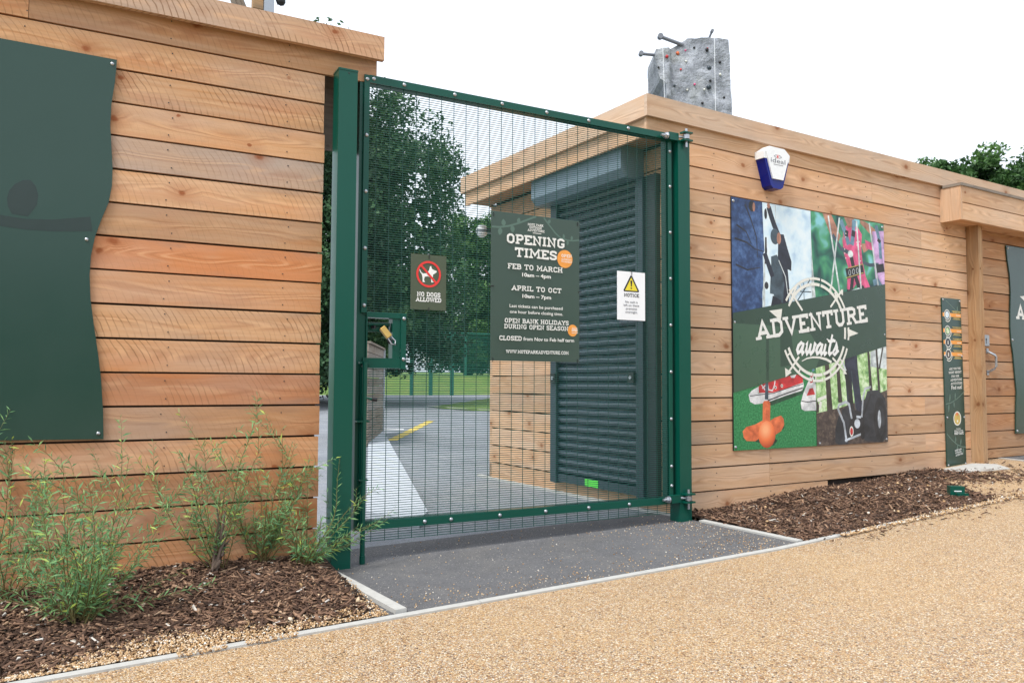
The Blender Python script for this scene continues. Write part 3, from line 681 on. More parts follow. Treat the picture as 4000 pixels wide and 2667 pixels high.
# drop bolt
mb = MB(); mb.tube([(-.056,-.036,.90),(-.056,-.036,.0)], .013, 10); mb.tube([(-.056,-.036,.045),(-.056,-.036,-.002)], .0155, 10); mb.tube([(-.056,-.036,1.05),(-.056,-.036,.885)], .014, 10)
mb.box(-.085,-.030,-.034,-.0125,1.040,1.050); mb.box(-.098,-.030,-.046,-.0125,.735,.742); mb.box(-.078,-.034,-.05,-.0125,.43,.437)
mb.build('drop_bolt', M['green'], gate, bevel=.001)
mb = MB(); mb.tube([(-.054,-.040,.862),(-.020,-.052,.855)], .006, 8); mb.build('drop_bolt_handle', M['green'], gate)
mb = MB(); mb.tube([(-.020,-.052,.855),(.006,-.058,.852)], .011, 8); mb.build('handle_grip', M['black'], gate)
for zc in (2.574, .206):
    mb = MB(); mb.box(1.985,2.062,-.046,-.0135,zc-.028,zc+.022); hg = mb.build('hinge', M['green'], gate, bevel=.002)
    mb = MB(); mb.tube([(1.925,-.034,zc-.005),(1.985,-.034,zc-.005)], .009, 8); mb.tube([(1.948,-.034,zc-.005),(1.966,-.034,zc-.005)], .018, 6, smooth=False); mb.tube([(1.9665,-.034,zc-.005),(1.974,-.034,zc-.005)], .023, 12)
    o = mb.build('hinge_bolt', M['zinc'], gate); mb = MB()
    mb.tube([(2.062,-.034,zc+.0),(2.11,-.055,zc+.0)], .010, 8); mb.tube([(2.112,-.062,zc-.014),(2.112,-.062,zc+.014)], .022, 12); mb.tube([(2.112,-.062,zc-.07),(2.112,-.062,zc+.055)], .009, 8)
    o = mb.build('hinge_pin', M['zinc'], gate)
for zc in (2.574,.206):
    for dz in (.020,-.031):
        mb = MB(); mb.box(2.075,2.150,-.085,-.041,zc+dz,zc+dz+.011); mb.build('hinge_lug', M['green'], rpst, bevel=.002)

# padlock hanging in the lock opening
pk = thing('padlock', 'brass padlock hanging open on the slide bolt in the gate lock opening', 'padlock', (.07,.02,1.15))
mb = MB(); c1 = Vector((.050,.012,1.238)); c2 = Vector((.088,-.004,1.185))
d = (c2-c1).normalized(); pv = Vector((d.z,0,-d.x)).normalized()*.017; qv = d.cross(pv).normalized()*.011
P8 = [c1-pv-qv,c1+pv-qv,c1+pv+qv,c1-pv+qv,c2-pv-qv,c2+pv-qv,c2+pv+qv,c2-pv+qv]
mb.mesh_faces(P8, [(0,1,2,3),(4,7,6,5),(0,4,5,1),(1,5,6,2),(2,6,7,3),(3,7,4,0)]); mb.build('lock_body', M['brass'], pk, bevel=.003)
mb = MB(); mb.tube([c2+pv*.6, c2+pv*.8+d*.035, c2+d*.052, c2-pv*.8+d*.035, c2-pv*.6], .0042, 8); mb.build('shackle', M['zinc'], pk)
mb = MB(); mb.tube([c2+qv+d*.004+pv*.3, c2+qv*1.2+d*.03+pv*.6], .012, 10); mb.build('shackle_guard', M['black'], pk)

# ---------------------------------------------------------------- signs on the gate
def ties(parent, pts, y):
    for x, z, v in pts:
        mb = MB()
        if v: mb.tube([(x,y-.002,z-.016),(x+.002,y-.006,z),(x,y+.010,z+.016)], .0022, 5)
        else: mb.tube([(x-.016,y+.010,z),(x,y-.006,z),(x+.016,y-.002,z+.002)], .0022, 5)
        mb.build('cable_tie', M['black'], parent)
SX, SZ = .693, 1.070
os_ = thing('opening_times_sign', 'tall dark green opening times board tied to the middle of the gate', 'sign', (SX+.3,-.012,SZ))
S = Sheet(SX, -.014, SZ)
board(S, [(0,0),(.607,0),(.607,.866),(0,.866)], .004, plain('board_grey_green',(.043,.075,.060),.34,spec=.45,var=.05,scale=2), os_, bevel=.0008)
mb = MB()
stroke(mb, S, [(.003,.775),(.05,.776),(.115,.789),(.18,.812),(.235,.836),(.28,.856),(.300,.862)], .011, 0)
mb.build('vine_print', M['sign_vine'], os_); mb = MB()
stroke(mb, S, [(.352,.862),(.375,.838),(.406,.805),(.435,.776),(.470,.752),(.519,.741),(.56,.741),(.605,.749)], .009, 0)
for a,b,L,W,an in ((.082,.785,.042,.03,95),(.178,.81,.036,.024,80),(.062,.774,.045,.03,-100),(.138,.796,.045,.03,-85),(.383,.83,.03,.02,60),(.495,.748,.03,.018,95),(.55,.742,.03,.018,85),(.522,.74,.03,.018,-90)): leaf(mb,S,a,b,L,W,R(an))
mb.build('vine_print', M['sign_vine'], os_)
for bd in ((.502,.625,.055,.055),(.558,.192,.035,.036)):
    mb = MB(); disc(mb,S,*bd); mb.build('orange_badge', M['orange'], os_)
mb = MB()
slab_text(mb,S,'MOTE PARK',.242,.805,.014,.107); slab_text(mb,S,'OUTDOOR',.252,.789,.013,.086); slab_text(mb,S,'ADVENTURE',.240,.771,.014,.116); poly(mb,S,[(.275,.760),(.333,.760),(.333,.764),(.275,.764)])
slab_text(mb,S,'OPENING',.095,.688,.056,.405,wt=.225); slab_text(mb,S,'TIMES',.152,.611,.055,.292,wt=.225)
slab_text(mb,S,'FEB TO MARCH',.105,.538,.031,.377,wt=.2); slab_text(mb,S,'APRIL TO OCT',.131,.413,.029,.342,wt=.2)
sans_text(mb,S,'10am \u2013 4pm',.201,.498,.022,.197,bold=.03); sans_text(mb,S,'10am \u2013 7pm',.203,.373,.021,.197,bold=.03)
sans_text(mb,S,'Last tickets can be purchased',.118,.313,.0185,.363,bold=.014); sans_text(mb,S,'one hour before closing time.',.120,.279,.0185,.363,bold=.014)
slab_text(mb,S,'OPEN BANK HOLIDAYS',.085,.222,.026,.438,wt=.19); slab_text(mb,S,'DURING OPEN SEASON',.081,.188,.026,.438,wt=.19)
slab_text(mb,S,'CLOSED',.047,.119,.026,.152,wt=.2); sans_text(mb,S,'from Nov to Feb half term',.208,.121,.021,.352,bold=.016)
slab_text(mb,S,'WWW.MOTEPARKADVENTURE.COM',.093,.045,.019,.426,wt=.18)
slab_text(mb,S,'OPEN',.465,.632,.018,.075,wt=.2); slab_text(mb,S,'SATURDAY',.466,.614,.009,.072,wt=.2); slab_text(mb,S,'TO SUNDAY',.464,.600,.009,.076,wt=.2)
slab_text(mb,S,'OPEN',.538,.186,.013,.042,wt=.22); slab_text(mb,S,'SUMMER',.540,.202,.006,.038,wt=.2); slab_text(mb,S,'HOLIDAYS',.537,.174,.006,.044,wt=.2)
mb.build('lettering', M['worn_white'], os_)
ties(os_, [(SX+.014,SZ+.852,1),(SX+.592,SZ+.852,1),(SX+.014,SZ+.012,1),(SX+.592,SZ+.012,1),(SX+.003,SZ+.43,0),(SX+.604,SZ+.43,0)], -.014)

NX, NZ = 1.585, 1.344
ns = thing('notice_sign', 'white portrait notice with a yellow warning triangle, near the hinge side of the gate', 'sign', (NX+.1,-.012,NZ))
S = Sheet(NX, -.014, NZ); board(S, [(0,0),(.218,0),(.218,.308),(0,.308)], .003, M['board_white'], ns, bevel=.0006)
mb = MB(); poly(mb,S,[(.108,.286),(.115,.282),(.170,.189),(.166,.180),(.052,.180),(.047,.189),(.101,.282)]); mb.build('triangle_border', M['ink'], ns)
mb = MB(); S.k += 4; poly(mb,S,[(.1085,.272),(.158,.188),(.059,.188)]); mb.build('warning_triangle', M['yellow'], ns)
mb = MB(); S.k += 4; poly(mb,S,[(.1005,.252),(.1165,.252),(.112,.213),(.105,.213)]); poly(mb,S,[(.103,.207),(.114,.207),(.114,.199),(.103,.199)])
slab_text(mb,S,'NOTICE',.050,.148,.021,.120,wt=.19)
mb.build('heading', M['ink'], ns)
mb = MB()
for i,(tx,wd) in enumerate((('No cash is',.098),('left on these',.122),('premises',.088),('overnight.',.097))): sans_text(mb,S,tx,.109,.109-.0215*i,.0145,wd,center=True,bold=.01)
mb.build('lettering', M['grey_ink'], ns); ties(ns, [(NX+.109,NZ+.304,1)], -.014)

DX, DZ = .203, 1.343
ds = thing('no_dogs_sign', 'small green sign with a crossed-out white dog, left part of the gate above the lock', 'sign', (DX+.1,-.012,DZ))
S = Sheet(DX, -.014, DZ); board(S, [(0,0),(.210,0),(.210,.305),(0,.305)], .003, plain('sign_olive',(.062,.082,.048),.42,var=.08,scale=3), ds, bevel=.0006)
mb = MB()
dog = [(.052,.222),(.060,.206),(.072,.199),(.096,.203),(.107,.222),(.112,.241),(.118,.244),(.124,.228),(.138,.222),(.150,.219),(.153,.212),(.140,.203),(.131,.197),(.128,.175),(.128,.160),(.134,.157),(.133,.153),(.121,.153),(.117,.178),(.100,.186),(.081,.182),(.078,.170),(.078,.159),(.083,.156),(.082,.152),(.069,.152),(.068,.176),(.064,.194),(.054,.206),(.049,.219)]
poly(mb,S,dog)
slab_text(mb,S,'NO DOGS',.036,.073,.024,.140,wt=.2); slab_text(mb,S,'ALLOWED',.030,.044,.024,.152,wt=.2); mb.build('lettering', M['white'], ds)
mb = MB(); S.k += 3
stroke(mb,S,arc(.104,.197,.0675,.0675,0,360-360/40,39),.012,close=True); stroke(mb,S,[(.060,.242),(.148,.152)],.012); mb.build('prohibition_ring', M['red'], ds)
ties(ds, [(DX+.105,DZ+.298,1),(DX+.105,DZ+.007,1)], -.014)

# ---------------------------------------------------------------- timber hut (local axes: s along its front, d into the scene)
hut = thing('timber_hut', 'flat-roofed larch-clad hut with a slate roller shutter, right of the gate', 'hut', (4.0,1.2,0), hut=True)
PI_ = .1612
def hx(k, a, b): return (1.925 if k == 16 else a, b)
mb = MB()
plank_wall(mb, 2.2, 5.822, .202, PI_, 15, 0, .022, saw=.25, joints=(3.1,4.4,5.1), seed=21, reds=(13,))
mb.box(1.925, 5.822, 0, .022, 2.625, 2.742, 0, (.45,.37,.1))
mb.box(2.2, 3.765, .0, .022, .03, .1975, 0, (.5,.77,.1))
mb.build('cladding', M['pine'], hut, bevel=.0012)
mb = MB()
plank_wall(mb, 5.90, 8.3, .346, .1645, 13, .02, .022, saw=.2, seed=33, reds=(3,8,12)); mb.box(5.90,8.3,.02,.042,.262,.3415,0,(.3,.2,.1))
door = mb.build('door', M['door_wood'], hut, bevel=.0012)
mb = MB()
for i, (sx, dd) in enumerate(((6.10,0),)):
    mb.box(6.098,6.205,.010,.0195,1.315,1.418)
mb.prism([(6.150+.010*math.cos(R(a)),1.375+.012*math.sin(R(a))) for a in range(0,360,30)], 0,.0012, lambda a,b,n: (a,.0098-n,b), 1)
mb.prism([(6.146,1.335),(6.154,1.335),(6.154,1.37),(6.146,1.37)], 0,.0012, lambda a,b,n: (a,.0098-n,b), 1)
lk = mb.build('lock_plate', [M['steel'], M['ink']], door, base=(4.0,1.2,0)); lk.location = (0,0,0)
mb = MB(); mb.tube([(6.172,.012,1.262),(6.172,-.052,1.228),(6.185,-.056,1.21),(6.185,-.056,1.12),(6.172,-.048,1.10),(6.172,.012,1.068)], .011, 8); mb.box(6.155,6.19,.012,.019,1.245,1.292); mb.box(6.155,6.19,.012,.019,1.040,1.085)
hd = mb.build('door_handle', M['steel'], door, base=(4.0,1.2,0)); hd.location = (0,0,0)
mb = MB()
for k in range(16):
    for xx in (2.55,3.12,3.7,4.32,4.9,5.48):
        for dz in (.038,.122):
            z = .202+(k-1)*PI_+dz; x = xx+rnd.uniform(-.012,.012)
            if z > .21 or x < 3.7: mb.prism([(x+.004*math.cos(a*math.pi/3), z+.004*math.sin(a*math.pi/3)) for a in range(6)], .0, .0024, lambda a,b,n: (a,-n,b))
mb.build('nails', M['dark_slate'], hut)
# side wall seen through the gate
TS = lambda p: (2.2+p[1], p[0], p[2])
mb = MB(); plank_wall(mb, .001, 2.53, .202, PI_, 15, 0, .022, saw=.15, seed=41, T=TS, joints=(1.42,)); mb.box(.001,2.53,0,.022,.05,.1975,0,(.3,.15,.1),T=TS)
mb.build('side_cladding', M['pine'], hut, bevel=.0012)
mb = MB(); mb.box(2.228,8.28,.0445,2.48,.06,2.80); mb.build('core', M['dark'], hut)
mb = MB(); mb.box(2.2,8.3,2.49,2.53,.0,2.62,0,(.4,.4,.2)); mb.box(8.281,8.303,.05,2.48,.0,2.62,0,(.4,.4,.2),along='y'); mb.build('rear_cladding', M['pine'], hut)
mb = MB()
mb.box(1.905,8.32,-.030,-.002,2.733,2.880,0,(.09,.42,.08)); mb.box(1.905,1.933,-.0015,2.60,2.733,2.880,0,(.13,.66,.08),along='y')
mb.box(1.9335,8.32,2.572,2.60,2.733,2.880,0,(.3,.3,.1)); mb.build('fascia', M['pine'], hut, bevel=.0025)
mb = MB(); mb.box(1.936,1.960,.0225,2.57,2.612,2.742,0,(.35,.52,.08),along='y'); mb.build('lower_fascia', M['pine'], hut, bevel=.002)
mb = MB(); mb.box(1.9615,2.199,.0225,2.57,2.640,2.655,0,(.6,.3,.1),along='y'); mb.box(2.2,8.3,2.5315,2.57,2.63,2.65,0,(.5,.5,.1)); mb.build('soffit', M['door_wood'], hut)
mb = MB(); mb.box(1.936,8.30,-.001,2.57,2.82,2.862); mb.build('roof', M['dark'], hut)
# roller shutter
sh = MB(); nsl = 34; z0 = .215; ph = .0672
for k in range(nsl):
    zz = z0+k*ph; prof = [(-.004,-.002),(.008,.003),(.021,.014),(.025,.030),(.020,.045),(.006,.056),(-.006,.058)]
    q = rnd.uniform(-.0008,.0008)
    for a, b in zip(prof, prof[1:]):
        sh.face([(2.172-a[0]+q,1.34,zz+a[1]),(2.172-a[0]+q,.36,zz+a[1]),(2.172-b[0]+q,.36,zz+b[1]),(2.172-b[0]+q,1.34,zz+b[1])], smooth=True)
    sh.face([(2.1785,1.34,zz+.055),(2.1785,.36,zz+.055),(2.1785,.36,zz+ph+.002),(2.1785,1.34,zz+ph+.002)])
shut = sh.build('shutter_curtain', M['slate'], hut)
mb = MB(); mb.box(2.145,2.182,.363,1.337,.150,.213); mb.build('shutter_bottom_rail', M['slate'], hut, bevel=.004)
for d0 in (.275, 1.343):
    mb = MB(); mb.box(2.128,2.198,d0,d0+.078,.140,2.42,0,along='z'); mb.build('shutter_guide', M['guide'], hut, bevel=.004)
mb = MB(); mb.box(2.150,2.199,.168,.2735,.140,2.42,0,along='z'); mb.build('shutter_jamb', M['dark_slate'], hut, bevel=.003)
for d0 in (.385, 1.36):
    mb = MB(); mb.box(2.108,2.150,d0-.03,d0+.035,.945,1.025); mb.tube([(2.10,d0,.985),(2.125,d0,.985)], .014, 10, 1); mb.build('shutter_lock', [M['black'], M['zinc']], hut, bevel=.005)
mb = MB(); mb.prism([(2.198,2.415),(2.198,2.637),(2.020,2.637),(1.985,2.622),(1.985,2.470),(2.030,2.415)], .340, 1.50, lambda a,b,n: (a,n,b))
mb.build('shutter_box', M['slate_box'], hut, bevel=.006)
mb = MB(); mb.box(2.1425,2.1445,.80,.97,.154,.208); mb.build('sticker', M['lime'], hut)
# porch beam, cap and post over the door
mb = MB(); mb.box(5.432,8.3,-.190,-.165,2.560,2.703,0,(.25,.21,.1)); mb.box(5.432,8.3,-.190,-.165,2.405,2.551,0,(.25,.73,.1)); mb.box(5.405,5.4315,-.188,-.001,2.402,2.703,0,(.45,.5,.1),along='z')
mb.box(5.432,8.3,-.1645,-.001,2.410,2.425,0,(.8,.4,.1)); mb.build('porch_beam', M['pine'], hut, bevel=.002)
mb = MB(); mb.box(5.398,8.3,-.200,-.0315,2.704,2.7285,0,(.1,.2,.1)); mb.build('porch_cap', M['grey_wood'], hut, bevel=.002)
mb = MB(); mb.box(5.826,5.896,-.108,.018,.15,2.4095,0,(.5,.61,.1),along='z'); mb.build('porch_post', M['post_wood'], hut, bevel=.004)

# alarm siren box
al = thing('alarm_box', 'white and blue alarm siren box high on the hut front, with a grey eye logo', 'alarm', (3.12,0,2.4), hut=True)
HS = lambda a,b,n: (a,-n,b)
mb = MB(); mb.prism([(3.085,2.388),(3.165,2.388),(3.192,2.405),(3.256,2.60),(2.992,2.60),(3.058,2.405)], -.0, .082, HS); mb.build('lens', M['lens'], al, bevel=.008)
mb = MB(); mb.prism([(2.984,2.6005),(3.264,2.6005),(3.270,2.652),(3.208,2.696),(3.046,2.696),(2.980,2.652)], -.0, .0825, HS); mb.build('housing', M['alarm_white'], al, bevel=.008)
mb = MB(); mb.prism([(3.068,2.455),(3.182,2.455),(3.253,2.652),(3.200,2.690),(3.054,2.690),(2.997,2.652)], .0826, .094, HS); mb.build('cover', M['alarm_white'], al, bevel=.006)
S = Sheet(0,-.0945,0); mb = MB()
sans_text(mb,S,'ideal',3.044,2.575,.036,.160); poly(mb,S,[(3.075,2.560),(3.178,2.560),(3.178,2.564),(3.075,2.564)])
for sg in (1,-1): stroke(mb,S,[(3.122+sg*.014,2.637),(3.122+sg*.041,2.624),(3.122+sg*.014,2.611)],.004)
mb.build('lettering', M['grey_ink'], al)
mb = MB(); stroke(mb,S,arc(3.122,2.624,.012,.013,0,342,19),.0025,close=True); disc(mb,S,3.120,2.623,.006,.008); mb.build('eye_logo', M['red'], al)

# ---------------------------------------------------------------- adventure poster
def tex(name, fn, rough=.45):
    m, t, b = new_mat(name); t.links.new(fn(t, objco(t)), b.inputs['Base Color']); b.inputs['Roughness'].default_value = rough; return m
def pm(name, col, var=.12, scale=25):
    def fn(t, P):
        a = mix(t, mr(t, noise(t, P, 9, 5, .6, .8), .32, .70), [x*(.50-var*.3) for x in col], [min(.92, x*1.32+.015) for x in col])
        return mix(t, mr(t, noise(t, P, scale*2, 3, .6), .35, .7, 0, var), a, [x*.4 for x in col])
    return tex('print_'+name, fn)
PT = {
 'rock': tex('print_rock', lambda t,P: ramp(t, mth(t,'ADD',mth(t,'MULTIPLY',noise(t,P,22,6,.7),.6),mth(t,'MULTIPLY',noise(t,P,3.0,3,.5,1.5),.4)), [(.34,(.006,.014,.05)),(.48,(.018,.05,.15)),(.58,(.05,.11,.27)),(.72,(.11,.21,.42))])),
 'sky': tex('print_sky', lambda t,P: ramp(t, noise(t,P,7,4,.55), [(.30,(.38,.55,.72)),(.45,(.60,.76,.86)),(.6,(.72,.83,.88))])),
 'bokeh': tex('print_bokeh', lambda t,P: ramp(t, noise(t,P,5.0,2,.5,.6), [(.32,(.008,.05,.05)),(.45,(.02,.16,.10)),(.56,(.06,.30,.14)),(.68,(.22,.55,.62))])),
 'turf': tex('print_turf', lambda t,P: ramp(t, noise(t,P,75,4,.7), [(.3,(.006,.09,.028)),(.5,(.02,.21,.065)),(.72,(.09,.38,.15))])),
 'park': tex('print_park', lambda t,P: ramp(t, noise(t,P,20,5,.65), [(.32,(.10,.24,.08)),(.48,(.34,.55,.22)),(.62,(.66,.80,.55))])),
 'dirt': tex('print_dirt', lambda t,P: ramp(t, noise(t,P,26,5,.7,.5), [(.3,(.02,.014,.012)),(.5,(.07,.05,.042)),(.7,(.18,.135,.10))])),
 'navy': pm('navy',(.010,.014,.032),.3), 'slate': pm('slate_blue',(.05,.085,.115),.3), 'skin': pm('skin',(.42,.20,.13),.1), 'pink': pm('pink',(.85,.10,.25),.25,60), 'lilac': pm('lilac',(.62,.40,.75),.25,60),
 'rope': pm('rope',(.62,.70,.74)), 'strap': pm('strap_blue',(.14,.27,.38),.2), 'black': pm('soft_black',(.012,.012,.015),.3), 'denim': pm('denim',(.018,.024,.05),.4), 'brown': pm('trunk_brown',(.045,.032,.025),.3),
 'band': plain('print_band_green',(.024,.056,.034),.3,var=.08,scale=3), 'band2': plain('print_band_light',(.048,.105,.062),.3,var=.08,scale=3), 'putter': pm('putter_orange',(.86,.16,.05),.07,8), 'ball': tex('print_ball', lambda t,P: ramp(t, nd(t,'ShaderNodeVectorMath',{0:P,1:(-.574,-.01,.140)},operation='DISTANCE').outputs['Value'], [(.02,(.95,.42,.20)),(.075,(.86,.20,.06)),(.13,(.42,.06,.02))])), 'shoe': pm('shoe_red',(.60,.025,.03),.2), 'shoew': pm('shoe_white',(.72,.75,.78),.06), 'tyre': pm('tyre',(.028,.032,.04),.35,40), 'chrome': pm('chrome',(.50,.55,.60),.25), 'cream': plain('print_cream',(.72,.72,.66),.45,var=.15,scale=40), 'shadow': pm('turf_dark',(.008,.06,.025),.2),'gold':pm('gold',(.55,.40,.10),.1)}
PN = list(PT); PMATS = [PT[k] for k in PN]; pi = {k:i for i,k in enumerate(PN)}
pb = thing('adventure_poster', 'square colour poster of four activity photos with white adventure lettering, on the hut front', 'poster', (3.62,-.002,.472), hut=True)
S = Sheet(2.716, -.012, .472, .000015); W_ = 1.818
board(S, [(0,0),(W_,0),(W_,W_),(0,W_)], .010, M['ink'], pb, bevel=.001)
p = lambda mb, m, *pts: poly(mb, S, list(pts), pi[m])
st = lambda mb, m, wd, *pts, **k: stroke(mb, S, list(pts), wd, pi[m], **k)
mb = MB()   # climbing photo
p(mb,'sky',(.30,.96),(.885,1.10),(.876,W_),(.30,W_)); p(mb,'rock',(.0,.94),(.315,1.0),(.318,1.15),(.33,1.20),(.325,1.42),(.345,1.46),(.335,1.60),(.325,W_),(0,W_))
p(mb,'rope',(.318,1.02),(.345,1.02),(.352,1.43),(.338,1.43)); p(mb,'brown',(.345,1.36),(.372,1.36),(.370,1.56),(.352,1.56))
for a,b,ra,rb in ((.215,1.775,.036,.042),(.362,1.735,.016,.04),(.362,1.46,.012,.035),(.362,1.20,.022,.028)): disc(mb,S,a,b,ra,rb,pi['black'],14)
disc(mb,S,.235,1.77,.014,.035,pi['skin'],10)
for q in ([(.03,1.52),(.16,1.50),(.24,1.46),(.335,1.45)],[(.05,1.62),(.15,1.58),(.20,1.50)],[(.14,1.78),(.20,1.68),(.26,1.55),(.27,1.40)],[(.04,1.33),(.16,1.30),(.30,1.33)]): stroke(mb,S,q,.016,pi['navy'],taper=lambda t: 1-.6*t)
st(mb,'rope',.006,(.470,W_-.005),(.474,1.60))
st(mb,'navy',.05,(.395,1.79),(.425,1.72),(.455,1.66),(.505,1.58),(.545,1.50)); disc(mb,S,.395,1.80,.018,.022,pi['skin'],10)
p(mb,'navy',(.50,1.60),(.56,1.60),(.60,1.50),(.645,1.40),(.64,1.33),(.60,1.34),(.61,1.25),(.62,1.16),(.60,1.05),(.55,1.00),(.49,1.02),(.47,1.12),(.47,1.30),(.49,1.42))
st(mb,'slate',.075,(.455,1.385),(.445,1.27),(.435,1.14)); p(mb,'slate',(.415,1.42),(.48,1.44),(.53,1.36),(.56,1.22),(.54,1.08),(.47,1.07),(.42,1.18))
st(mb,'navy',.045,(.345,1.44),(.385,1.36),(.43,1.27)); st(mb,'rope',.008,(.50,1.40),(.575,1.28),(.600,1.14)); p(mb,'navy',(.43,1.13),(.52,1.10),(.54,.99),(.50,.90),(.40,.93),(.39,.99))
disc(mb,S,.470,.965,.05,.048,pi['black'],16); st(mb,'cream',.008,(.405,.95),(.44,.91),(.485,.91),(.51,.94)); p(mb,'slate',(.40,.92),(.475,.91),(.465,1.0),(.40,1.0)); st(mb,'brown',.02,(.52,1.08),(.535,1.02))
disc(mb,S,.462,1.575,.050,.060,pi['slate'],18); disc(mb,S,.505,1.565,.024,.045,pi['skin'],12); st(mb,'navy',.035,(.425,1.05),(.41,.95),(.405,.90))
st(mb,'slate',.010,(.585,.985),(.70,1.10),(.80,1.21),(.875,1.30)); st(mb,'slate',.008,(.74,1.18),(.87,1.185)); st(mb,'slate',.008,(.62,1.06),(.88,1.05)); st(mb,'slate',.006,(.78,1.25),(.79,1.02)); disc(mb,S,.80,1.055,.035,.016,pi['black'],10)
mb.build('climbing_photo', PMATS, pb)
mb = MB(); S.k = 60  # harness photo
p(mb,'bokeh',(.878,1.05),(W_,1.25),(W_,W_),(.878,W_))
p(mb,'skin',(1.02,W_),(1.13,W_),(1.24,1.66),(1.20,1.58),(1.11,1.66)); p(mb,'pink',(1.26,1.66),(1.30,1.60),(1.42,1.62),(1.50,1.66),(1.52,1.48),(1.56,1.36),(1.62,1.27),(1.55,1.24),(1.45,1.30),(1.36,1.22),(1.31,1.24),(1.33,1.42),(1.28,1.52)); p(mb,'pink',(1.27,W_-.1),(1.33,W_-.06),(1.46,W_-.06),(1.52,1.70),(1.50,1.55),(1.30,1.52))
p(mb,'skin',(1.29,W_),(1.42,W_),(1.39,1.745),(1.34,1.735)); p(mb,'skin',(1.50,1.79),(1.62,1.72),(1.70,1.70),(1.70,1.76),(1.58,W_-.01),(1.50,W_))
p(mb,'skin',(1.50,1.62),(1.56,1.63),(1.60,1.58),(1.54,1.55)); p(mb,'pink',(1.56,1.66),(1.66,1.64),(1.66,1.58),(1.57,1.59)); p(mb,'lilac',(1.66,1.74),(W_,1.76),(W_,1.30),(1.70,1.32),(1.67,1.50))
st(mb,'strap',.048,(1.245,W_-.03),(1.30,1.70),(1.345,1.60)); st(mb,'strap',.048,(1.42,W_-.01),(1.405,1.70),(1.385,1.60)); st(mb,'black',.05,(1.30,1.69),(1.34,1.685)); st(mb,'black',.05,(1.385,1.70),(1.43,1.69)); st(mb,'strap',.04,(1.71,W_-.02),(1.76,1.66),(1.77,1.52)); st(mb,'black',.03,(1.73,1.68),(1.77,1.66))
st(mb,'slate',.034,(1.14,1.66),(1.24,1.56),(1.36,1.53)); disc(mb,S,1.365,1.525,.035,.03,pi['rope'],12); st(mb,'black',.045,(1.375,1.50),(1.42,1.36),(1.48,1.24)); st(mb,'black',.04,(1.40,1.40),(1.37,1.25),(1.34,1.15))
st(mb,'black',.085,(1.305,1.36),(1.42,1.39),(1.53,1.42)); st(mb,'gold',.006,(1.30,1.325),(1.53,1.385)); st(mb,'gold',.006,(1.32,1.405),(1.54,1.46)); 
for a in (1.35,1.40,1.45): stroke(mb,S,arc(a,1.372+.24*(a-1.35),.014,.022,0,330,11),.004,pi['rope'],close=True)
st(mb,'slate',.03,(1.53,1.47),(1.62,1.455),(1.74,1.47)); st(mb,'black',.07,(1.70,1.43),(W_-.005,1.45)); st(mb,'denim',.09,(1.69,1.30),(1.75,1.24)); st(mb,'strap',.05,(1.66,1.31),(1.72,1.33),(1.77,1.28))
p(mb,'rope',(1.37,1.23),(1.47,1.26),(1.52,1.21),(1.50,1.16),(1.38,1.14)); p(mb,'black',(1.31,1.23),(1.37,1.24),(1.36,1.12),(1.31,1.12)); st(mb,'black',.05,(1.50,1.27),(1.58,1.18),(1.66,1.13))
for a0,a1 in ((1.09,1.23),(1.23,1.09),(1.45,1.50),(1.62,1.74)): st(mb,'rope',.018,(a0,W_-.012),(a1,1.10+.15*(a1-.9)))
for k in range(26):
    a, b = 1.29+.22*rnd.random(), 1.45+.28*rnd.random()
    if abs(a-1.37) > .05: disc(mb,S,a,b,.006,.006,pi['cream'],6)
p(mb,'rope',(.878,1.05),(.93,1.06),(.885,1.45),(.878,1.60))
mb.build('harness_photo', PMATS, pb)
mb = MB(); S.k = 140   # mini-golf photo
p(mb,'turf',(0,0),(.905,0),(.908,.60),(0,.41)); 
p(mb,'shadow',(.16,.36),(.40,.315),(.75,.40),(.77,.44),(.30,.36)); p(mb,'shadow',(.72,.285),(.905,.265),(.905,.30),(.73,.31))
p(mb,'shoew',(.155,.395),(.17,.345),(.22,.325),(.34,.335),(.55,.385),(.745,.425),(.765,.46),(.755,.505),(.60,.47),(.40,.425),(.26,.405),(.19,.425)); p(mb,'shoew',(.175,.405),(.20,.43),(.265,.455),(.27,.41))
p(mb,'shoe',(.262,.455),(.30,.475),(.42,.495),(.56,.54),(.70,.545),(.755,.525),(.755,.485),(.60,.45),(.42,.41),(.264,.408)); st(mb,'black',.006,(.17,.385),(.27,.395),(.42,.405),(.58,.443),(.755,.475)); st(mb,'black',.009,(.36,.352),(.55,.400),(.75,.445))
for a,b in ((.445,.447),(.515,.46)): disc(mb,S,a,b,.013,.013,pi['cream'],10); 
for a,b in ((.445,.447),(.515,.46)): disc(mb,S,a,b,.007,.007,pi['black'],8)
st(mb,'shoew',.010,(.36,.48),(.37,.43),(.41,.425),(.435,.47),(.44,.50)); st(mb,'shoew',.01,(.29,.47),(.33,.43)); st(mb,'shoew',.01,(.30,.44),(.345,.47)); p(mb,'shoew',(.61,.535),(.68,.548),(.66,.52),(.62,.52))
p(mb,'shoew',(.725,.33),(.735,.285),(.77,.27),(.905,.272),(.905,.47),(.86,.57),(.82,.50),(.755,.40)); p(mb,'shoe',(.795,.385),(.83,.44),(.87,.445),(.895,.395)); st(mb,'black',.007,(.735,.345),(.80,.338),(.905,.345)); st(mb,'shoe',.02,(.84,.49),(.875,.50)); st(mb,'shoe',.02,(.845,.53),(.88,.55)); st(mb,'strap',.02,(.865,.575),(.89,.59))
p(mb,'shadow',(.08,.085),(.20,.06),(.42,.02),(.46,.06),(.30,.12)); p(mb,'shadow',(.44,.10),(.54,.15),(.52,.17),(.42,.12))
st(mb,'slate',.034,(.357,.62),(.345,.36),taper=lambda t: .8+.3*t)
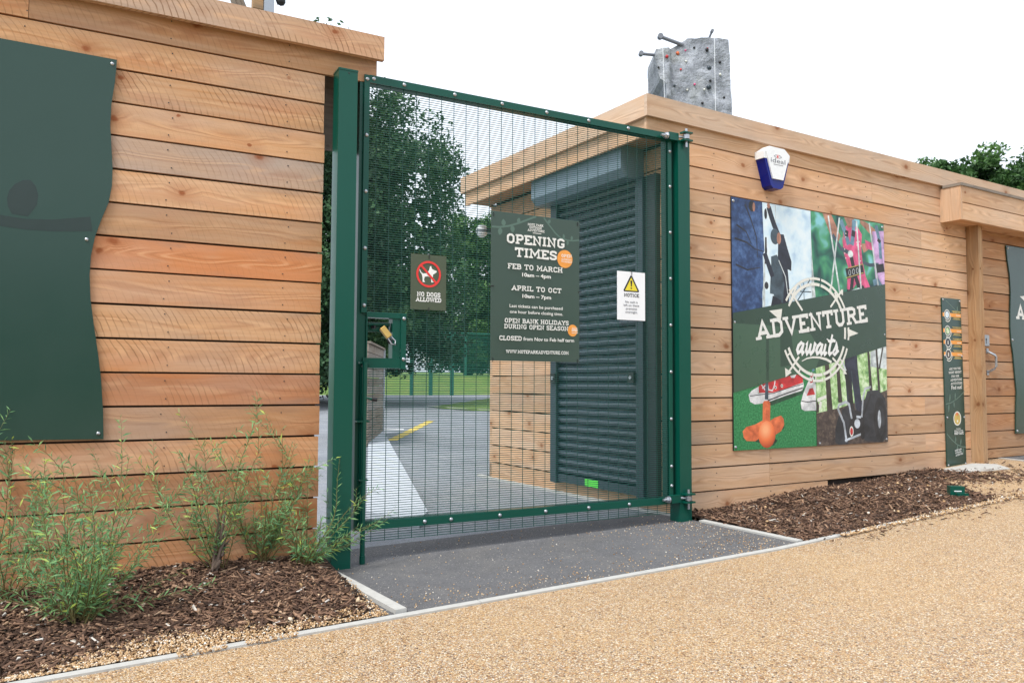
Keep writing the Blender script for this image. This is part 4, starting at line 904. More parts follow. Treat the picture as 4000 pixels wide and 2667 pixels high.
p(mb,'putter',(.305,.335),(.32,.35),(.37,.35),(.385,.335),(.380,.20),(.32,.18),(.30,.19)); p(mb,'putter',(.10,.09),(.13,.065),(.22,.06),(.31,.10),(.34,.17),(.32,.215),(.22,.18),(.13,.165),(.09,.135)); p(mb,'putter',(.37,.20),(.43,.225),(.50,.24),(.53,.215),(.535,.17),(.50,.125),(.45,.105),(.40,.09),(.36,.14))
disc(mb,S,.345,.105,.092,.098,pi['ball'],30)
mb.build('golf_photo', PMATS, pb)
mb = MB(); S.k = 220   # off-road vehicle photo
p(mb,'park',(.908,.12),(W_,.20),(W_,.80),(.908,.61)); p(mb,'rope',(1.60,.62),(W_,.60),(W_,.80),(1.60,.74)); p(mb,'cream',(.92,.335),(1.06,.375),(1.06,.40),(.92,.365)); p(mb,'dirt',(.908,0),(W_,0),(W_,.43),(1.55,.36),(1.20,.29),(.908,.25))
for a,b0,b1,w0 in ((1.07,.26,.64,.06),(1.20,.33,.68,.045),(1.60,.42,.76,.035),(1.71,.42,.78,.028)): st(mb,'brown',w0,(a,b0),(a-.03,b1),taper=lambda t: 1.15-.35*t)
st(mb,'brown',.018,(1.715,.60),(1.77,.78)); st(mb,'cream',.03,(.95,.29),(.96,.34))
p(mb,'brown',(.908,.25),(.935,.26),(.94,.31),(.91,.36))
p(mb,'denim',(1.26,.70),(1.42,.74),(1.43,.60),(1.46,.40),(1.50,.22),(1.42,.20),(1.36,.45),(1.35,.50),(1.37,.22),(1.30,.20),(1.27,.50)); st(mb,'black',.05,(1.27,.60),(1.33,.38),(1.37,.17)); st(mb,'rope',.022,(1.225,.67),(1.275,.58)); st(mb,'slate',.008,(1.345,.58),(1.40,.25))
p(mb,'tyre',(1.13,.02),(1.17,.0),(1.29,.0),(1.30,.20),(1.24,.25),(1.17,.22),(1.13,.12)); p(mb,'tyre',(1.50,.02),(1.74,.0),(1.80,.04),(1.815,.20),(1.79,.36),(1.70,.43),(1.55,.42),(1.49,.30))
disc(mb,S,1.715,.185,.085,.185,pi['black'],26); disc(mb,S,1.725,.18,.048,.125,pi['tyre'],22); disc(mb,S,1.705,.19,.022,.075,pi['chrome'],16)
p(mb,'black',(1.29,.03),(1.50,.08),(1.50,.24),(1.40,.27),(1.30,.24)); st(mb,'chrome',.022,(1.27,.02),(1.24,.17),(1.17,.28),(1.18,.31),(1.27,.335),(1.31,.315),(1.34,.20)); st(mb,'chrome',.018,(1.25,.03),(1.46,.075)); p(mb,'tyre',(1.21,.27),(1.28,.30),(1.33,.20),(1.30,.14),(1.23,.20)); disc(mb,S,1.335,.10,.026,.042,pi['cream'],14); disc(mb,S,1.335,.10,.018,.03,pi['shoe'],12)
disc(mb,S,1.41,.16,.038,.038,pi['chrome'],14); disc(mb,S,1.48,.07,.028,.04,pi['black'],12); st(mb,'chrome',.02,(1.40,.215),(1.46,.21)); st(mb,'chrome',.02,(1.47,.21),(1.49,.36),(1.52,.44),(1.60,.455)); st(mb,'black',.02,(1.49,.22),(1.60,.40))
mb.build('vehicle_photo', PMATS, pb)
mb = MB(); S.k = 300   # green band across the middle
p(mb,'band',(0,.978),(W_,1.311),(W_,.792),(.905,.598),(0,.41)); p(mb,'band2',(0,.905),(.28,.905),(.60,.90),(.85,.86),(.98,.72),(.905,.598),(0,.41)); st(mb,'band',.03,(.362,.86),(.356,.50)); p(mb,'band',(.50,.60),(.66,.62),(.62,.90),(.50,.88)); p(mb,'band',(1.25,.73),(1.46,.755),(1.50,.90),(1.38,.98),(1.28,.90))
mb.build('green_band', PMATS, pb)
mb = MB(); S.k = 360
cx, cy = .915, .895
for rad, w0 in ((.402,.020),(.357,.024)):
    for t0,t1 in ((25,80),(82,100),(101,149),(205,262),(263,281),(283,340),(-10,5)):
        stroke(mb,S,arc(cx,cy,rad,rad*.985,t0,t1,20),w0,pi['cream'])
for t in (48,62,118,212,238,268,296,322): 
    c_, s_ = math.cos(R(t)), math.sin(R(t)); stroke(mb,S,[(cx+.355*c_,cy+.35*s_),(cx+.405*c_,cy+.398*s_)],.014,pi['cream'])
for a in ([(.607,1.187),(.757,1.035)],[(.69,1.215),(.60,1.06)],[(1.093,1.079),(1.245,1.225)],[(1.21,1.08),(1.15,1.20)],[(.575,.55),(.709,.68)],[(1.266,.57),(1.108,.681)]): stroke(mb,S,a,.018,pi['cream'])
poly(mb,S,[(.381,1.013),(.525,1.035),(.508,.945)],pi['cream']); poly(mb,S,[(1.302,.920),(1.442,.886),(1.306,.850)],pi['cream']); poly(mb,S,[(1.222,1.195),(1.255,1.235),(1.252,1.18)],pi['cream']); poly(mb,S,[(.548,.595),(.553,.525),(.622,.560)],pi['cream']); poly(mb,S,[(1.25,.60),(1.285,.555),(1.235,.555)],pi['cream'])
stroke(mb,S,[(.741,.648),(.80,.670),(.87,.680),(.95,.680),(1.03,.668),(1.095,.645)],.020,pi['cream'],taper=lambda t: .35+.8*t)
mb.build('emblem', PMATS, pb)
mb = MB(); S.k = 460
slab_text(mb,S,'ADVENTURE',.242,.790,.138,1.345,0,math.atan(.1475),wt=.2)
mb.build('lettering', M['worn_white'], pb)
# brush-script word
SC = {'a':(.62,[[(.46,.42),(.30,.50),(.12,.36),(.06,.16),(.16,.02),(.32,.10),(.46,.40)],[(.50,.50),(.42,.14),(.50,.0),(.62,.10)]]),
'w':(.86,[[(.06,.40),(.14,.50),(.12,.14),(.22,.01),(.36,.14),(.44,.48)],[(.44,.48),(.40,.12),(.52,.0),(.70,.16),(.74,.48),(.86,.42)]]),
'i':(.32,[[(.12,.50),(.06,.12),(.14,.0),(.30,.10)],[(.20,.68),(.22,.74)]]),
't':(.40,[[(.24,.96),(.14,.30),(.14,.08),(.22,.0),(.38,.10)],[(-.06,.66),(.14,.60),(.36,.68),(.56,.64)]]),
's':(.48,[[(.02,.06),(.22,.34),(.26,.52),(.34,.34),(.36,.12),(.22,.0),(.06,.06)],[(.36,.12),(.52,.20)]])}
mb = MB(); x = 0; sc = .50/sum(SC[c][0] for c in 'awaits'); h = .165
for c in 'awaits':
    for q in SC[c][1]: stroke(mb,S,[(.672+(x+a)*sc+.22*b*h, .706+b*h) for a,b in q],.026,0,taper=lambda t: .75+.35*math.sin(math.pi*t))
    x += SC[c][0]
mb.build('script_lettering', M['white'], pb)
bolts(pb, [(2.735,2.262),(2.735,1.385),(2.735,.495),(4.515,2.262),(4.515,1.36),(4.515,.495),(3.66,.490)], -.0125, .012, .007)

# ---------------------------------------------------------------- height sign, right-hand panel
hs_ = thing('height_sign', 'narrow tall green sign with orange bands and round badges, beside the porch post', 'sign', (5.55,-.002,.213), hut=True)
S = Sheet(0, -.014, 0, .00002); q_ = lambda z: 5.404-.027*(z-.218)/1.5
board(S, [(q_(.215),.215),(q_(.215)+.309,.213),(q_(1.722)+.303,1.724),(q_(1.722),1.722)], .010, M['sign'], hs_, bevel=.0008)
mb = MB()
stroke(mb,S,[(5.44,1.70),(5.52,1.66),(5.60,1.62),(5.68,1.60)],.008); stroke(mb,S,[(5.40,.775),(5.48,.785),(5.58,.82),(5.64,.85),(5.705,.89)],.010); stroke(mb,S,[(5.41,.51),(5.48,.46),(5.57,.41),(5.65,.39),(5.71,.385)],.010)
for a,b,L,an in ((5.62,1.61,.05,85),(5.60,1.62,.05,-95),(5.46,.79,.08,80),(5.45,.78,.08,-95),(5.55,.81,.07,85),(5.53,.80,.06,-85),(5.54,.43,.06,85),(5.62,.40,.07,80),(5.57,.41,.06,-90),(5.66,.385,.06,-85)): leaf(mb,S,a,b,L,.022,R(an))
mb.build('vine_print', M['sign_vine'], hs_)
mb = MB()
for z in (1.574,1.432,1.328,1.222): poly(mb,S,[(q_(z)+.004,z-.017),(q_(z)+.300,z-.017),(q_(z)+.300,z+.017),(q_(z)+.004,z+.017)])
mb.build('orange_bands', M['orange'], hs_)
mb = MB()
for i,z in enumerate((1.574,1.430,1.326,1.220)):
    a = q_(z)+.075
    disc(mb,S,a,z,.047,.047,pi['cream'],20); disc(mb,S,a,z,.039,.039,pi['slate'],18); disc(mb,S,a,z,.030,.030,pi[('sky','park','navy','dirt')[i]],16); poly(mb,S,[(a-.008,z-.018),(a+.008,z-.018),(a+.006,z+.016),(a-.006,z+.016)],pi['cream'])
    stroke(mb,S,arc(a+.006,z-.012,.050,.050,-130,10,10),.008,pi['cream'])
    poly(mb,S,[(a+.145,z-.003),(a+.215,z-.003),(a+.215,z+.003),(a+.145,z+.003)],pi['cream'])
    for dz,w0 in ((.036,.15),(.026,.12),(-.026,.10),(-.036,.13)):
        poly(mb,S,[(a+.15-w0/2,z+dz-.0028),(a+.15+w0/2,z+dz-.0028),(a+.15+w0/2,z+dz+.0028),(a+.15-w0/2,z+dz+.0028)],pi['gold'])
disc(mb,S,5.577,.645,.062,.064,pi['cream'],26); disc(mb,S,5.577,.645,.050,.054,pi['gold'],24); disc(mb,S,5.575,.685,.016,.016,pi['putter'],12); disc(mb,S,5.579,.622,.012,.012,pi['cream'],12)
mb.build('badges', PMATS, hs_)
mb = MB()
for i,(tx,a,wd) in enumerate((('ARE YOU THE',5.465,.185),('RIGHT HEIGHT',5.455,.205),('FOR OUR',5.495,.125),('ADVENTURE',5.478,.185),('ACTIVITIES',5.480,.185))): slab_text(mb,S,tx,a,1.078-.033*i,.019,wd,0,.05,wt=.2)
sans_text(mb,S,'Find out!',5.485,.905,.034,.175,ang=.05,bold=.02)
slab_text(mb,S,'THERE',5.545,.548,.010,.075,wt=.2); slab_text(mb,S,'HEIGHT TO ENTER',5.515,.530,.011,.14,wt=.2); slab_text(mb,S,'KEEP SAFE',5.515,.503,.021,.145,wt=.22)
for i,(tx,wd) in enumerate((('MOTE PARK',.11),('OUTDOOR',.10),('ADVENTURE',.118))): slab_text(mb,S,tx,5.515+.004*i,.352-.021*i,.014,wd,0,.13,wt=.2)
mb.build('lettering', M['worn_white'], hs_)
bolts(hs_, [(5.395,1.705),(5.665,1.706),(5.405,1.205),(5.68,1.206),(5.42,.655),(5.695,.655),(5.42,.235),(5.70,.238)], -.0145, .010, .006)

dp = thing('door_panel', 'dark green wavy-edged panel with a white letter A, on the door right of the porch post', 'panel', (7.2,0,.475), hut=True)
S = Sheet(0, .002, 0)
board(S, [(6.633,.478),(8.2,.46),(8.2,2.325),(6.545,2.306),(6.563,2.17),(6.598,2.02),(6.607,1.85),(6.590,1.66),(6.582,1.50),(6.595,1.36),(6.622,1.249),(6.645,1.05),(6.667,.883),(6.655,.78),(6.645,.68)], .012, M['sign'], dp, bevel=.001)
mb = MB(); slab_text(mb,S,'A',6.700,1.595,.142,.165,wt=.22); poly(mb,S,[(6.775,1.822),(6.90,1.835),(6.895,1.765)]); mb.build('lettering', M['worn_white'], dp)
bolts(dp, [(6.572,2.284),(6.612,1.385),(6.655,.502)], .0018, .013, .007)
mb = MB(); mb.prism([(5.16,.24),(5.20,.02),(5.62,-.10),(5.80,.12),(5.70,.28)], -.06, .014, lambda a,b,n: (a,b,gz(a,-1)+n)); struct(mb.build('manhole_slab', M['kerb'], bevel=.004))

bx = thing('bait_box', 'small dark green plastic box with a white print line, half sunk in bark mulch', 'box', (4.15,-.60,.14))
mb = MB(); ax = Vector((.80,-.6,0)).normalized(); ay = Vector((.6,.80,0)).normalized(); bxo = Vector((4.085,-.555,.16))
TB = lambda p: tuple(bxo+ax*p[0]*.62+ay*p[1]*.62+Vector((0,0,p[2]*.75)))
mb.box(0,.155,0,.10,-.04,.088,T=TB); mb.build('body', M['green'], bx, bevel=.006)
mb = MB(); mb.box(.055,.175,-.055,-.001,-.04,.030,T=TB); mb.build('entry_tray', M['green'], bx, bevel=.004)
mb = MB(); mb.box(.040,.120,-.0025,-.0005,.040,.049,T=TB); mb.build('print_line', M['board_white'], bx)

# ---------------------------------------------------------------- trees
def leaves_np(C, Rr, n_each, size, seed, tonec, asp=.55, thin=None, droop=.3):
    rs = np.random.RandomState(seed); C = np.asarray(C,float); Rr = np.asarray(Rr,float)
    idx = np.repeat(np.arange(len(C)), n_each); n = len(idx)
    d = rs.normal(size=(n,3)); d /= np.linalg.norm(d,axis=1)[:,None]; rad = rs.uniform(.25,1,n)**.6
    P = C[idx]+d*rad[:,None]*Rr[idx][:,None]*np.array([1,1,.75])
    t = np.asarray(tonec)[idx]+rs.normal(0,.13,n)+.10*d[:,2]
    if thin is not None: k = thin(P, rs); P = P[k]; t = t[k]; n = len(P); d = d[k]
    a = rs.normal(size=(n,3)); a[:,2] = a[:,2]*.6-droop; a /= np.linalg.norm(a,axis=1)[:,None]
    nn = np.cross(a, rs.normal(size=(n,3))+np.array([0,0,.0])); nn /= np.linalg.norm(nn,axis=1)[:,None]+1e-9
    L = size*rs.uniform(.6,1.25,n); W = L*asp
    V = np.stack([P-a*L[:,None]/2, P+nn*W[:,None]/2-a*L[:,None]*.05, P+a*L[:,None]/2, P-nn*W[:,None]/2-a*L[:,None]*.05],1).reshape(-1,3)
    return V, np.arange(n*4).reshape(-1,4), np.clip(t,0,1)
def tree(name, label, base, trunk_h, crown, nclump, n_each, size, mat, seed, group, clump=.7, thin=None, bias=.5, squash=None):
    rs = np.random.RandomState(seed); cx, cy, cz, rx, ry, rz = crown
    t = thing(name, label, 'tree', base, group)
    d = rs.normal(size=(nclump,3)); d /= np.linalg.norm(d,axis=1)[:,None]; rad = rs.uniform(.12,1,nclump)**bias
    lump = 1+.10*np.sin(d[:,0]*5+seed)+.10*np.sin(d[:,2]*6+seed*2)
    C = np.stack([cx+d[:,0]*rad*rx*lump, cy+d[:,1]*rad*ry*lump, cz+d[:,2]*rad*rz*lump],1)
    C = C[C[:,2] > base[2]+(.8 if rz > 5.8 else .5)]
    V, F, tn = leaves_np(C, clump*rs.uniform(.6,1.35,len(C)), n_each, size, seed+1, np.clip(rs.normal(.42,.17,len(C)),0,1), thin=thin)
    V = V-np.array(base)
    o = bpy.data.objects.new('crown', np_mesh('crown', V, F, tn, M[mat])); COL.objects.link(o); o.parent = t
    mb = MB(); b = Vector(base); top = Vector((cx,cy,cz+.3*rz)); r0 = .035*(top.z-b.z)+.06
    path = [b+Vector((0,0,-.2)), b.lerp(top,.3)+Vector((.1,0,0)), b.lerp(top,.6)+Vector((-.1,.1,0)), top]
    mb.tube(path, [r0,r0*.75,r0*.5,r0*.15], 10)
    for k in range(9):
        q = Vector(C[rs.randint(len(C))]); s0 = b.lerp(top, rs.uniform(.25,.75)); mb.tube([s0, s0.lerp(q,.5)+Vector((0,0,.2)), q], [r0*.35,r0*.2,r0*.05], 6)
    mb.build('trunk', M['bark'], t)
    return t
g1 = 'trees behind the gate'
def gap_thin(P, rs):          # a thin place in the crown where the sky shows through
    o = np.array([-1.36,-4.07,.94]); k = np.ones(len(P),bool)
    gr = np.random.RandomState(77)
    for c1, sg, cnt in (((7.25,16.0,4.55),(.32,.15,.22),34),((6.7,16.3,5.1),(.25,.12,.30),22),((6.55,16.3,6.4),(.22,.1,.22),14),((7.7,15.8,4.3),(.25,.1,.25),12)):
        for _ in range(cnt):
            c0 = np.array(c1)+gr.normal(0,1,3)*np.array(sg); a = c0-o; a /= np.linalg.norm(a); q = P-o
            dist = np.linalg.norm(q-(q@a)[:,None]*a,axis=1); k &= ~((dist < gr.uniform(.03,.09))&(rs.rand(len(P)) < .96))
    return k
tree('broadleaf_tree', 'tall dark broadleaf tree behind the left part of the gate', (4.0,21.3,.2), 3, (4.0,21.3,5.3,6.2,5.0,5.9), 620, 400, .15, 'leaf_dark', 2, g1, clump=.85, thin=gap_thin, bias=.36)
tree('broadleaf_tree', 'lighter green tree far behind, just left of the hut wall', (20.5,42.3,1.3), 3, (20.5,42.3,6.4,3.8,3,5.8), 260, 300, .22, 'leaf_mid', 5, g1, clump=.7, bias=.4)
tree('broadleaf_tree', 'low dark tree behind the green mesh fence, under the tall tree', (12.5,43.0,1.3), 3, (12.5,43.0,5.0,4.6,3,4.4), 260, 260, .20, 'leaf_dark', 7, g1, clump=.8, bias=.4)
tree('broadleaf_tree', 'dark rounded tree at the far end of the yard, beyond the broad tree', (6.0,43.0,1.3), 3, (6.0,43.0,5.0,4.8,3,4.4), 200, 200, .22, 'leaf_dark', 8, g1, clump=.85, bias=.4)
tree('broadleaf_tree', 'mid green tree mostly hidden behind the hut side wall', (26.0,45.5,1.35), 3, (26.0,45.5,5.2,5.0,3,4.4), 220, 240, .24, 'leaf_mid', 9, g1, clump=.85, bias=.4)
tree('broadleaf_tree', 'dark tree between the gate post and the timber wall end, far back', (-1.5,33,.35), 3, (-1.5,33,4.4,4.5,3,4.6), 150, 150, .22, 'leaf_dark', 10, g1, clump=.85, bias=.4)
g2 = 'trees beyond the hut'
tree('broadleaf_tree', 'green tree rising over the hut roof, left of the taller one at the photo edge', (24.9,11.3,.2), 3, (24.9,11.1,6.1,2.9,2.6,2.75), 260, 300, 0.16, 'leaf_mid', 12, g2, clump=.5, bias=.4)
tree('broadleaf_tree', 'taller green tree rising over the hut roof at the right edge', (27.4,10.2,.2), 3, (28.0,9.8,6.4,3.2,2.6,3.2), 260, 300, 0.16, 'leaf_mid', 14, g2, clump=.5, bias=.4)

rs = np.random.RandomState(91)
Cw = np.stack([rs.uniform(-45,45,420), rs.uniform(-37,-30,420), np.abs(rs.normal(0,1,420))*2.6+.6],1); Cw[:,2] = np.minimum(Cw[:,2], 5.5+1.5*np.sin(Cw[:,0]*.35))
V, F, tn = leaves_np(Cw, rs.uniform(1.1,1.9,420), 60, .75, 92, np.clip(rs.normal(.42,.15,420),0,1))
o = bpy.data.objects.new('woodland', np_mesh('woodland', V, F, tn, M['leaf_dark'])); COL.objects.link(o); stuff(o)

# ---------------------------------------------------------------- willow-like shrubs by the left wall
def shrub(name, label, base, nsh, L, spread, seed, lean=(0,0), leafL=.050, twigs=3, group='young shrubs along the timber wall', tone=0.0, extra=()):
    q = random.Random(seed); b = Vector((base[0],base[1],bedh(*base)+.004)); t = thing(name, label, 'shrub', tuple(b), group)
    sm = MB(); lv = MB()
    def lf(p, d, ln, wd):
        s_ = d.cross(Vector((q.uniform(-1,1),q.uniform(-1,1),q.uniform(-.3,1)))).normalized()*wd; m_ = p+d*ln*.45; e = p+d*ln+Vector((0,0,-.12*ln))
        tn = min(1,max(0,q.gauss(.38+tone,.17))); tn = .95 if q.random() < .06 else tn
        lv.face([p, m_-s_, e, m_+s_], 0, tone=(tn,.5,.5))
    def shoot(p0, d, ln, r0, depth):
        n = max(5, int(ln/.035)); p = p0.copy(); pts = [p.copy()]; dd = d.copy()
        for i in range(n):
            dd = (dd+Vector((q.gauss(0,.07),q.gauss(0,.07),q.gauss(.02 if depth == 0 else -.01,.05)))).normalized(); p = p+dd*ln/n
            if p.y > -.012: p.y = -.012-.004*q.random(); dd.y = -abs(dd.y)*.3
            pts.append(p.copy())
        sm.tube(pts, [r0*(1-.75*i/n) for i in range(n+1)], 5)
        nl = int(ln/.0115)
        for k in range(nl):
            u_ = (k+.5)/nl
            if u_ < .12 and depth == 0: continue
            i = min(n-1, int(u_*n)); f = u_*n-i; pp = pts[i].lerp(pts[i+1], f); tg = (pts[i+1]-pts[i]).normalized()
            an = k*2.4+q.uniform(-.5,.5); a_ = tg.cross(Vector((0,0,1)) if abs(tg.z) < .95 else Vector((1,0,0))).normalized(); b_ = tg.cross(a_)
            o = (a_*math.cos(an)+b_*math.sin(an)); ld = (tg*q.uniform(.55,1.0)+o*.85).normalized()
            le = leafL*q.uniform(.55,1.35)*(1-.35*u_); lf(pp, ld, le, le*q.uniform(.05,.088))
        if depth == 0:
            for k in range(twigs):
                i = q.randint(int(n*.25), n-2); tg = (pts[i+1]-pts[i]).normalized(); o = Vector((q.uniform(-1,1),q.uniform(-1,1),q.uniform(.0,.8))).normalized()
                shoot(pts[i], (tg*.7+o*.7).normalized(), ln*q.uniform(.22,.45), r0*.5, 1)
    for k in range(nsh):
        an = q.uniform(0,2*math.pi); th = spread*math.sqrt(q.random())
        d = Vector((math.cos(an)*math.sin(th)+lean[0], math.sin(an)*math.sin(th)*.8+lean[1], math.cos(th))).normalized()
        shoot(b+Vector((q.gauss(0,.018),q.gauss(0,.018),-.01)), d, L*q.uniform(.45,1.1), .0028, 0)
    for d, ln in extra: shoot(b+Vector((0,0,.02)), Vector(d).normalized(), ln, .003, 1)
    sm.build('stems', M['stem'], t); lv.build('leaves', M['leaf_pale'], t); return t
shrub('shrub', 'bushy pale green willow-leaved shrub at the front of the left mulch bed', (-1.33,-.49), 38, .62, .92, 1, lean=(-.02,.05), extra=(((.95,.05,.16),.50),((.9,-.15,.40),.42),((-.9,0,.5),.5)))
shrub('shrub', 'tall thin pale green shrub against the timber wall at the left photo edge', (-1.62,-.14), 13, .68, .68, 2)
shrub('shrub', 'sparse upright shrub with a dead brown stem, middle of the timber wall foot', (-.78,-.10), 13, .68, .755, 3); 
shrub('shrub', 'fine upright shrub at the wall foot between the dead stem and the gate post', (-.56,-.05), 16, .62, .8, 4)
shrub('shrub', 'arching pale shrub at the end of the timber wall reaching across the gate post', (-.375,-.13), 17, .5, 1.05, 6, lean=(.30,-.10), twigs=2, extra=(((.95,-.10,.42),.46),((.95,-.16,.30),.52),((.8,-.1,.75),.50),((.9,-.2,.52),.40),((.6,-.1,.9),.55)))
q = random.Random(4)
dsn = thing('dead_shrub', 'dried brown leafless stem standing in the mulch in front of the wall', 'dead plant', (-.80,-.155,bedh(-.80,-.155)))
mb = MB()
for k in range(7):
    b = Vector((-.80+q.gauss(0,.012),-.155+q.gauss(0,.012),bedh(-.80,-.155)-.01)); h = q.uniform(.12,.31); pts = [b]
    for i in range(5): pts.append(pts[-1]+Vector((q.gauss(.006,.008),q.gauss(0,.006),h/5)))
    mb.tube(pts, [.007,.008,.009,.008,.006,.003], 6)
mb.build('stems', M['dead_stem'], dsn)

# ---------------------------------------------------------------- climbing tower above the hut
from mathutils import noise as mn
TC = Vector((10.49,9.54,0)); Tr = Vector((.8797,-.4755,0)); Tn = Vector((-.4755,-.8797,0))
def TW(a, n, z): v = TC+Tr*a+Tn*n; return (v.x, v.y, z)
ca_ = lambda x: (x*.15-139.4)*.00987
cz_ = lambda y: 8.75-(y*.15-43)*.00982
tw = thing('climbing_tower', 'grey moulded rock climbing tower with coloured holds, standing behind the hut roof', 'climbing wall', (10.49,9.54,0))
def interp(v, pts):
    for (a,b),(c,d) in zip(pts, pts[1:]):
        if a <= v <= c: return b+(d-b)*(v-a)/(c-a)
    return pts[0][1] if v < pts[0][0] else pts[-1][1]
lefts = sorted([(cz_(y), ca_(x)) for x,y in ((430,470),(420,560),(432,680),(455,770),(470,890),(492,955),(560,1000),(578,1040),(585,1180))]+[(0.,-.62)])
tops = sorted([(ca_(x), cz_(y)) for x,y in ((430,478),(560,462),(690,432),(800,350),(925,280),(1280,285),(1550,300))])
rights = [(0.,1.12),(cz_(1440),ca_(1590)),(cz_(300),ca_(1550))]
def front_n(a, z):
    p = Vector((a*1.3, z*1.3, 3.1)); v = .07*mn.fractal(p,1.0,2.0,4)+.05*mn.noise(Vector((a*7,z*7,1)))
    v += .05*max(0,math.sin(2.2*z+1.5*a)); v += .11 if (a < -.42 and z > 7.38) else 0
    v -= .015 if abs(a+.05+.03*math.sin(z*3)) < .05 else 0
    return v
mb = MB(); NU, NV = 34, 110; G = []
for j in range(NV+1):
    row = []
    for i in range(NU+1):
        u_ = i/NU; a0 = tops[0][0]+(tops[-1][0]-tops[0][0])*u_; zt = interp(a0, tops); f = (j/NV); z = zt*(1-f**.8 if False else 1-f) if j else zt
        a = interp(z,lefts)*(1-u_)+interp(z,rights)*u_; row.append(TW(a, front_n(a,z), z))
    G.append(row)
vs = [q for r in G for q in r]; W1 = NU+1
mb.mesh_faces(vs, [(j*W1+i,(j+1)*W1+i,(j+1)*W1+i+1,j*W1+i+1) for j in range(NV) for i in range(NU)], 0, smooth=True)
bk = lambda p: tuple(Vector(p)-Tn*1.1)
for j in range(NV):
    for i in (0, NU):
        a, b = G[j][i], G[j+1][i]; mb.face([a, b, bk(b), bk(a)] if i == 0 else [b, a, bk(a), bk(b)])
for i in range(NU): a, b = G[0][i], G[0][i+1]; mb.face([b, a, bk(a), bk(b)]); a, b = G[NV][i], G[NV][i+1]
a, b, c, d = G[0][0], G[0][NU], G[NV][NU], G[NV][0]; mb.face([bk(b),bk(a),bk(d),bk(c)])
mb.build('rock_face', M['rock'], tw)
hm = {'k':M['black'],'r':PT['shoe'],'o':PT['putter'],'p':PT['pink'],'w':PT['cream'],'g':M['slate']}
for x,y,c,r0 in ((1022,432,'k',.030),(1205,478,'k',.045),(1218,455,'r',.022),(775,510,'o',.048),(900,455,'p',.026),(592,600,'r',.040),(815,775,'r',.026),(1410,660,'k',.035),(1258,955,'k',.032),(1475,1200,'k',.032),(1137,1300,'k',.034),(1022,1010,'p',.030),(1410,855,'w',.032),(1170,1085,'w',.028),(915,1085,'w',.026),(900,640,'w',.026),(462,768,'k',.028),(715,1030,'g',.035),(1240,1048,'g',.06),(1250,745,'g',.055)):
    a, z = ca_(x), cz_(y); P0 = TW(a, front_n(a,z)+r0*.35, z); mb = MB(); mb.blob(P0, (r0,r0*.8,r0*.9), seg=8, rings=5, jitter=.12, rnd=rnd); mb.build('climbing_hold', hm[c], tw)
for p0, p1, r0 in (((205,540),(470,535),.036),((500,270),(860,372),.042),((1290,185),(1250,290),.024)):
    a = TW(ca_(p0[0]),.05,cz_(p0[1])); b = TW(ca_(p1[0]),-.05,cz_(p1[1])); mb = MB(); mb.tube([a,b], r0, 8); va = Vector(a); mb.tube([va-Tn*.05, va+Tn*.06], r0*1.45, 12); mb.build('belay_arm', M['grey_ink'], tw)
for x0,x1,y0,y1 in ((500,545,480,1000),(1275,1290,290,790)):
    mb = MB(); mb.tube([TW(ca_(x0),.34,cz_(y0)), TW(ca_(x1),.32,cz_(y1)-1.5)], .006, 5); mb.build('rope', M['board_white'], tw)

# timber and steel of a ropes course over the left wall
rt = thing('ropes_tower', 'steel post with timber braces of a ropes course, just showing over the left wall coping', 'ropes course', (.37,4.97,0))
mb = MB(); mb.box(.315,.425,4.92,5.03,-.1,6.6,0,along='z'); mb.build('steel_post', M['steel'], rt, bevel=.008)
for k,(dx,w0) in enumerate(((-.10,.035),(-.04,.03),(.0,.025))):
    mb = MB(); mb.tube([(-.25+dx,5.22,6.15),(.30+dx,5.05,4.75)], w0, 4, smooth=False); mb.build('brace', M['grey_wood'], rt)
mb = MB(); mb.box(.20,.31,4.95,5.06,5.13,5.34); mb.build('timber_block', M['post_wood'], rt, bevel=.005)
mb = MB(); mb.blob((.50,4.93,5.27),(.055,.04,.07),jitter=.1,rnd=rnd); mb.tube([(.43,4.95,5.33),(.47,4.94,5.22),(.50,4.93,5.28)],.012,6); mb.build('pulley', M['black'], rt)

# ---------------------------------------------------------------- yard furniture behind the gate
sf = thing('timber_screen', 'low weathered grey-brown timber screen with a pale end post, behind the gate', 'screen', (2.65,7.7,.06))
A_, B_ = Vector((3.10,8.72,0)), Vector((2.12,6.55,0)); sdv = (A_-B_).normalized(); sn = Vector((-sdv.y,sdv.x,0)); SL = (A_-B_).length
TB = lambda p: tuple(B_+sdv*p[0]+sn*p[1]+Vector((0,0,p[2])))
mb = MB()
for k in range(12): mb.box(0,SL-.05,0,.03,.07+k*.118,.07+k*.118+.110,0,(rnd.random(),rnd.random(),.4),T=TB)
mb.build('boards', M['grey_wood'], sf)
mb = MB(); mb.box(SL-.045,SL+.045,-.02,.07,-.05,1.50,T=TB); mb.build('end_post', M['slab'], sf, bevel=.006)
mb = MB(); mb.box(0,SL-.05,-.03,.06,1.488,1.515,0,(.5,.5,.2),T=TB); mb.build('top_rail', M['grey_wood'], sf)
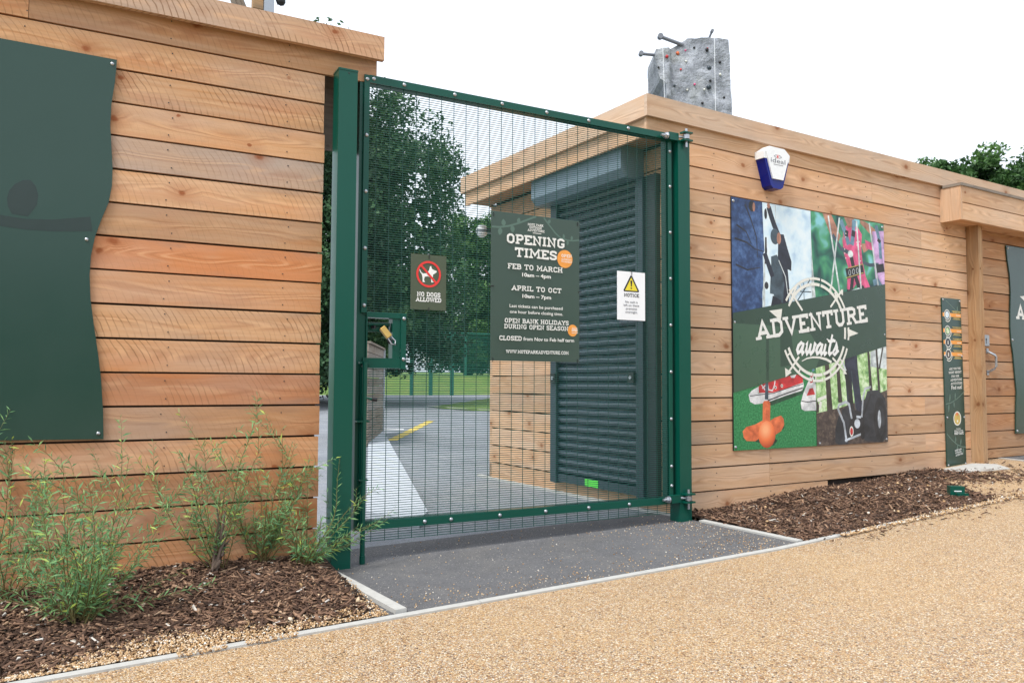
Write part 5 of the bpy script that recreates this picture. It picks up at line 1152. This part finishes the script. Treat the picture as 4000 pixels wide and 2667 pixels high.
def mesh_fence(name, label, pts, z0, h, step, wr, group=None):
    t = thing(name, label, 'fence', (*pts[0], z0))
    for (a, b) in zip(pts, pts[1:]):
        a, b = Vector((*a,0)), Vector((*b,0)); d = (b-a); L = d.length; d /= L; mb = MB(); n = int(L/step)
        for k in range(n+1):
            p_ = a+d*(k*L/n); mb.tube([(p_.x,p_.y,z0+.05),(p_.x,p_.y,z0+h)], wr, 3, cap=False, smooth=False)
        for k in range(int(h/.2)+1): mb.tube([(a.x,a.y,z0+.06+k*.2),(b.x,b.y,z0+.06+k*.2)], wr, 3, cap=False, smooth=False)
        mb.tube([(a.x,a.y,z0+h),(b.x,b.y,z0+h)], .03, 6); mb.build('mesh_panel', M['fence_green'], t)
    for a in pts:
        mb = MB(); mb.box(a[0]-.075,a[0]+.075,a[1]-.05,a[1]+.05,z0-.3,z0+h+.05,0,along='z'); mb.build('post', M['fence_green'], t)
    return t
mesh_fence('green_mesh_fence', 'near green mesh fence of three posts at the far edge of the yard', [(11.61,29.36),(12.50,29.29),(13.50,29.19)], .36, 2.85, .06, .004)
mesh_fence('green_mesh_fence', 'long far green mesh fence across the grass beyond the yard', [(10.0,38.2),(14.0,37.8),(18.0,37.4),(22.0,37.0),(26.0,36.6)], 1.30, 2.5, .06, .009)
for (x,y,z),lb in (((15.6,37.5,2.45),'white notice on the far fence, near the hut wall in the gate view'),((12.0,37.85,2.45),'white notice on the far fence, close beside the lock housing in the gate view')):
    t = thing('fence_notice', lb, 'sign', (x,y,z), 'white notices on the far fence'); mb = MB(); mb.box(x-.22,x+.22,y-.09,y-.06,z-.35,z+.35); mb.build('board', M['board_white'], t, bevel=.004)
dc = thing('dome_camera', 'small white dome camera on the far corner of the hut side wall', 'camera', (2.15,2.50,2.385), hut=True)
mb = MB(); mb.box(2.12,2.20,2.47,2.53,2.365,2.405); mb.build('bracket', M['slate'], dc)
mb = MB(); mb.blob((2.10,2.53,2.385),(.058,.058,.062),seg=16,rings=10); mb.build('dome', M['alarm_white'], dc)
mb = MB(); mb.tube([(2.10,2.53,2.372),(2.10,2.53,2.392)],.0600,16); mb.build('band', M['grey_ink'], dc)

for o in bpy.data.objects:
    if '_b' in o: del o['_b']
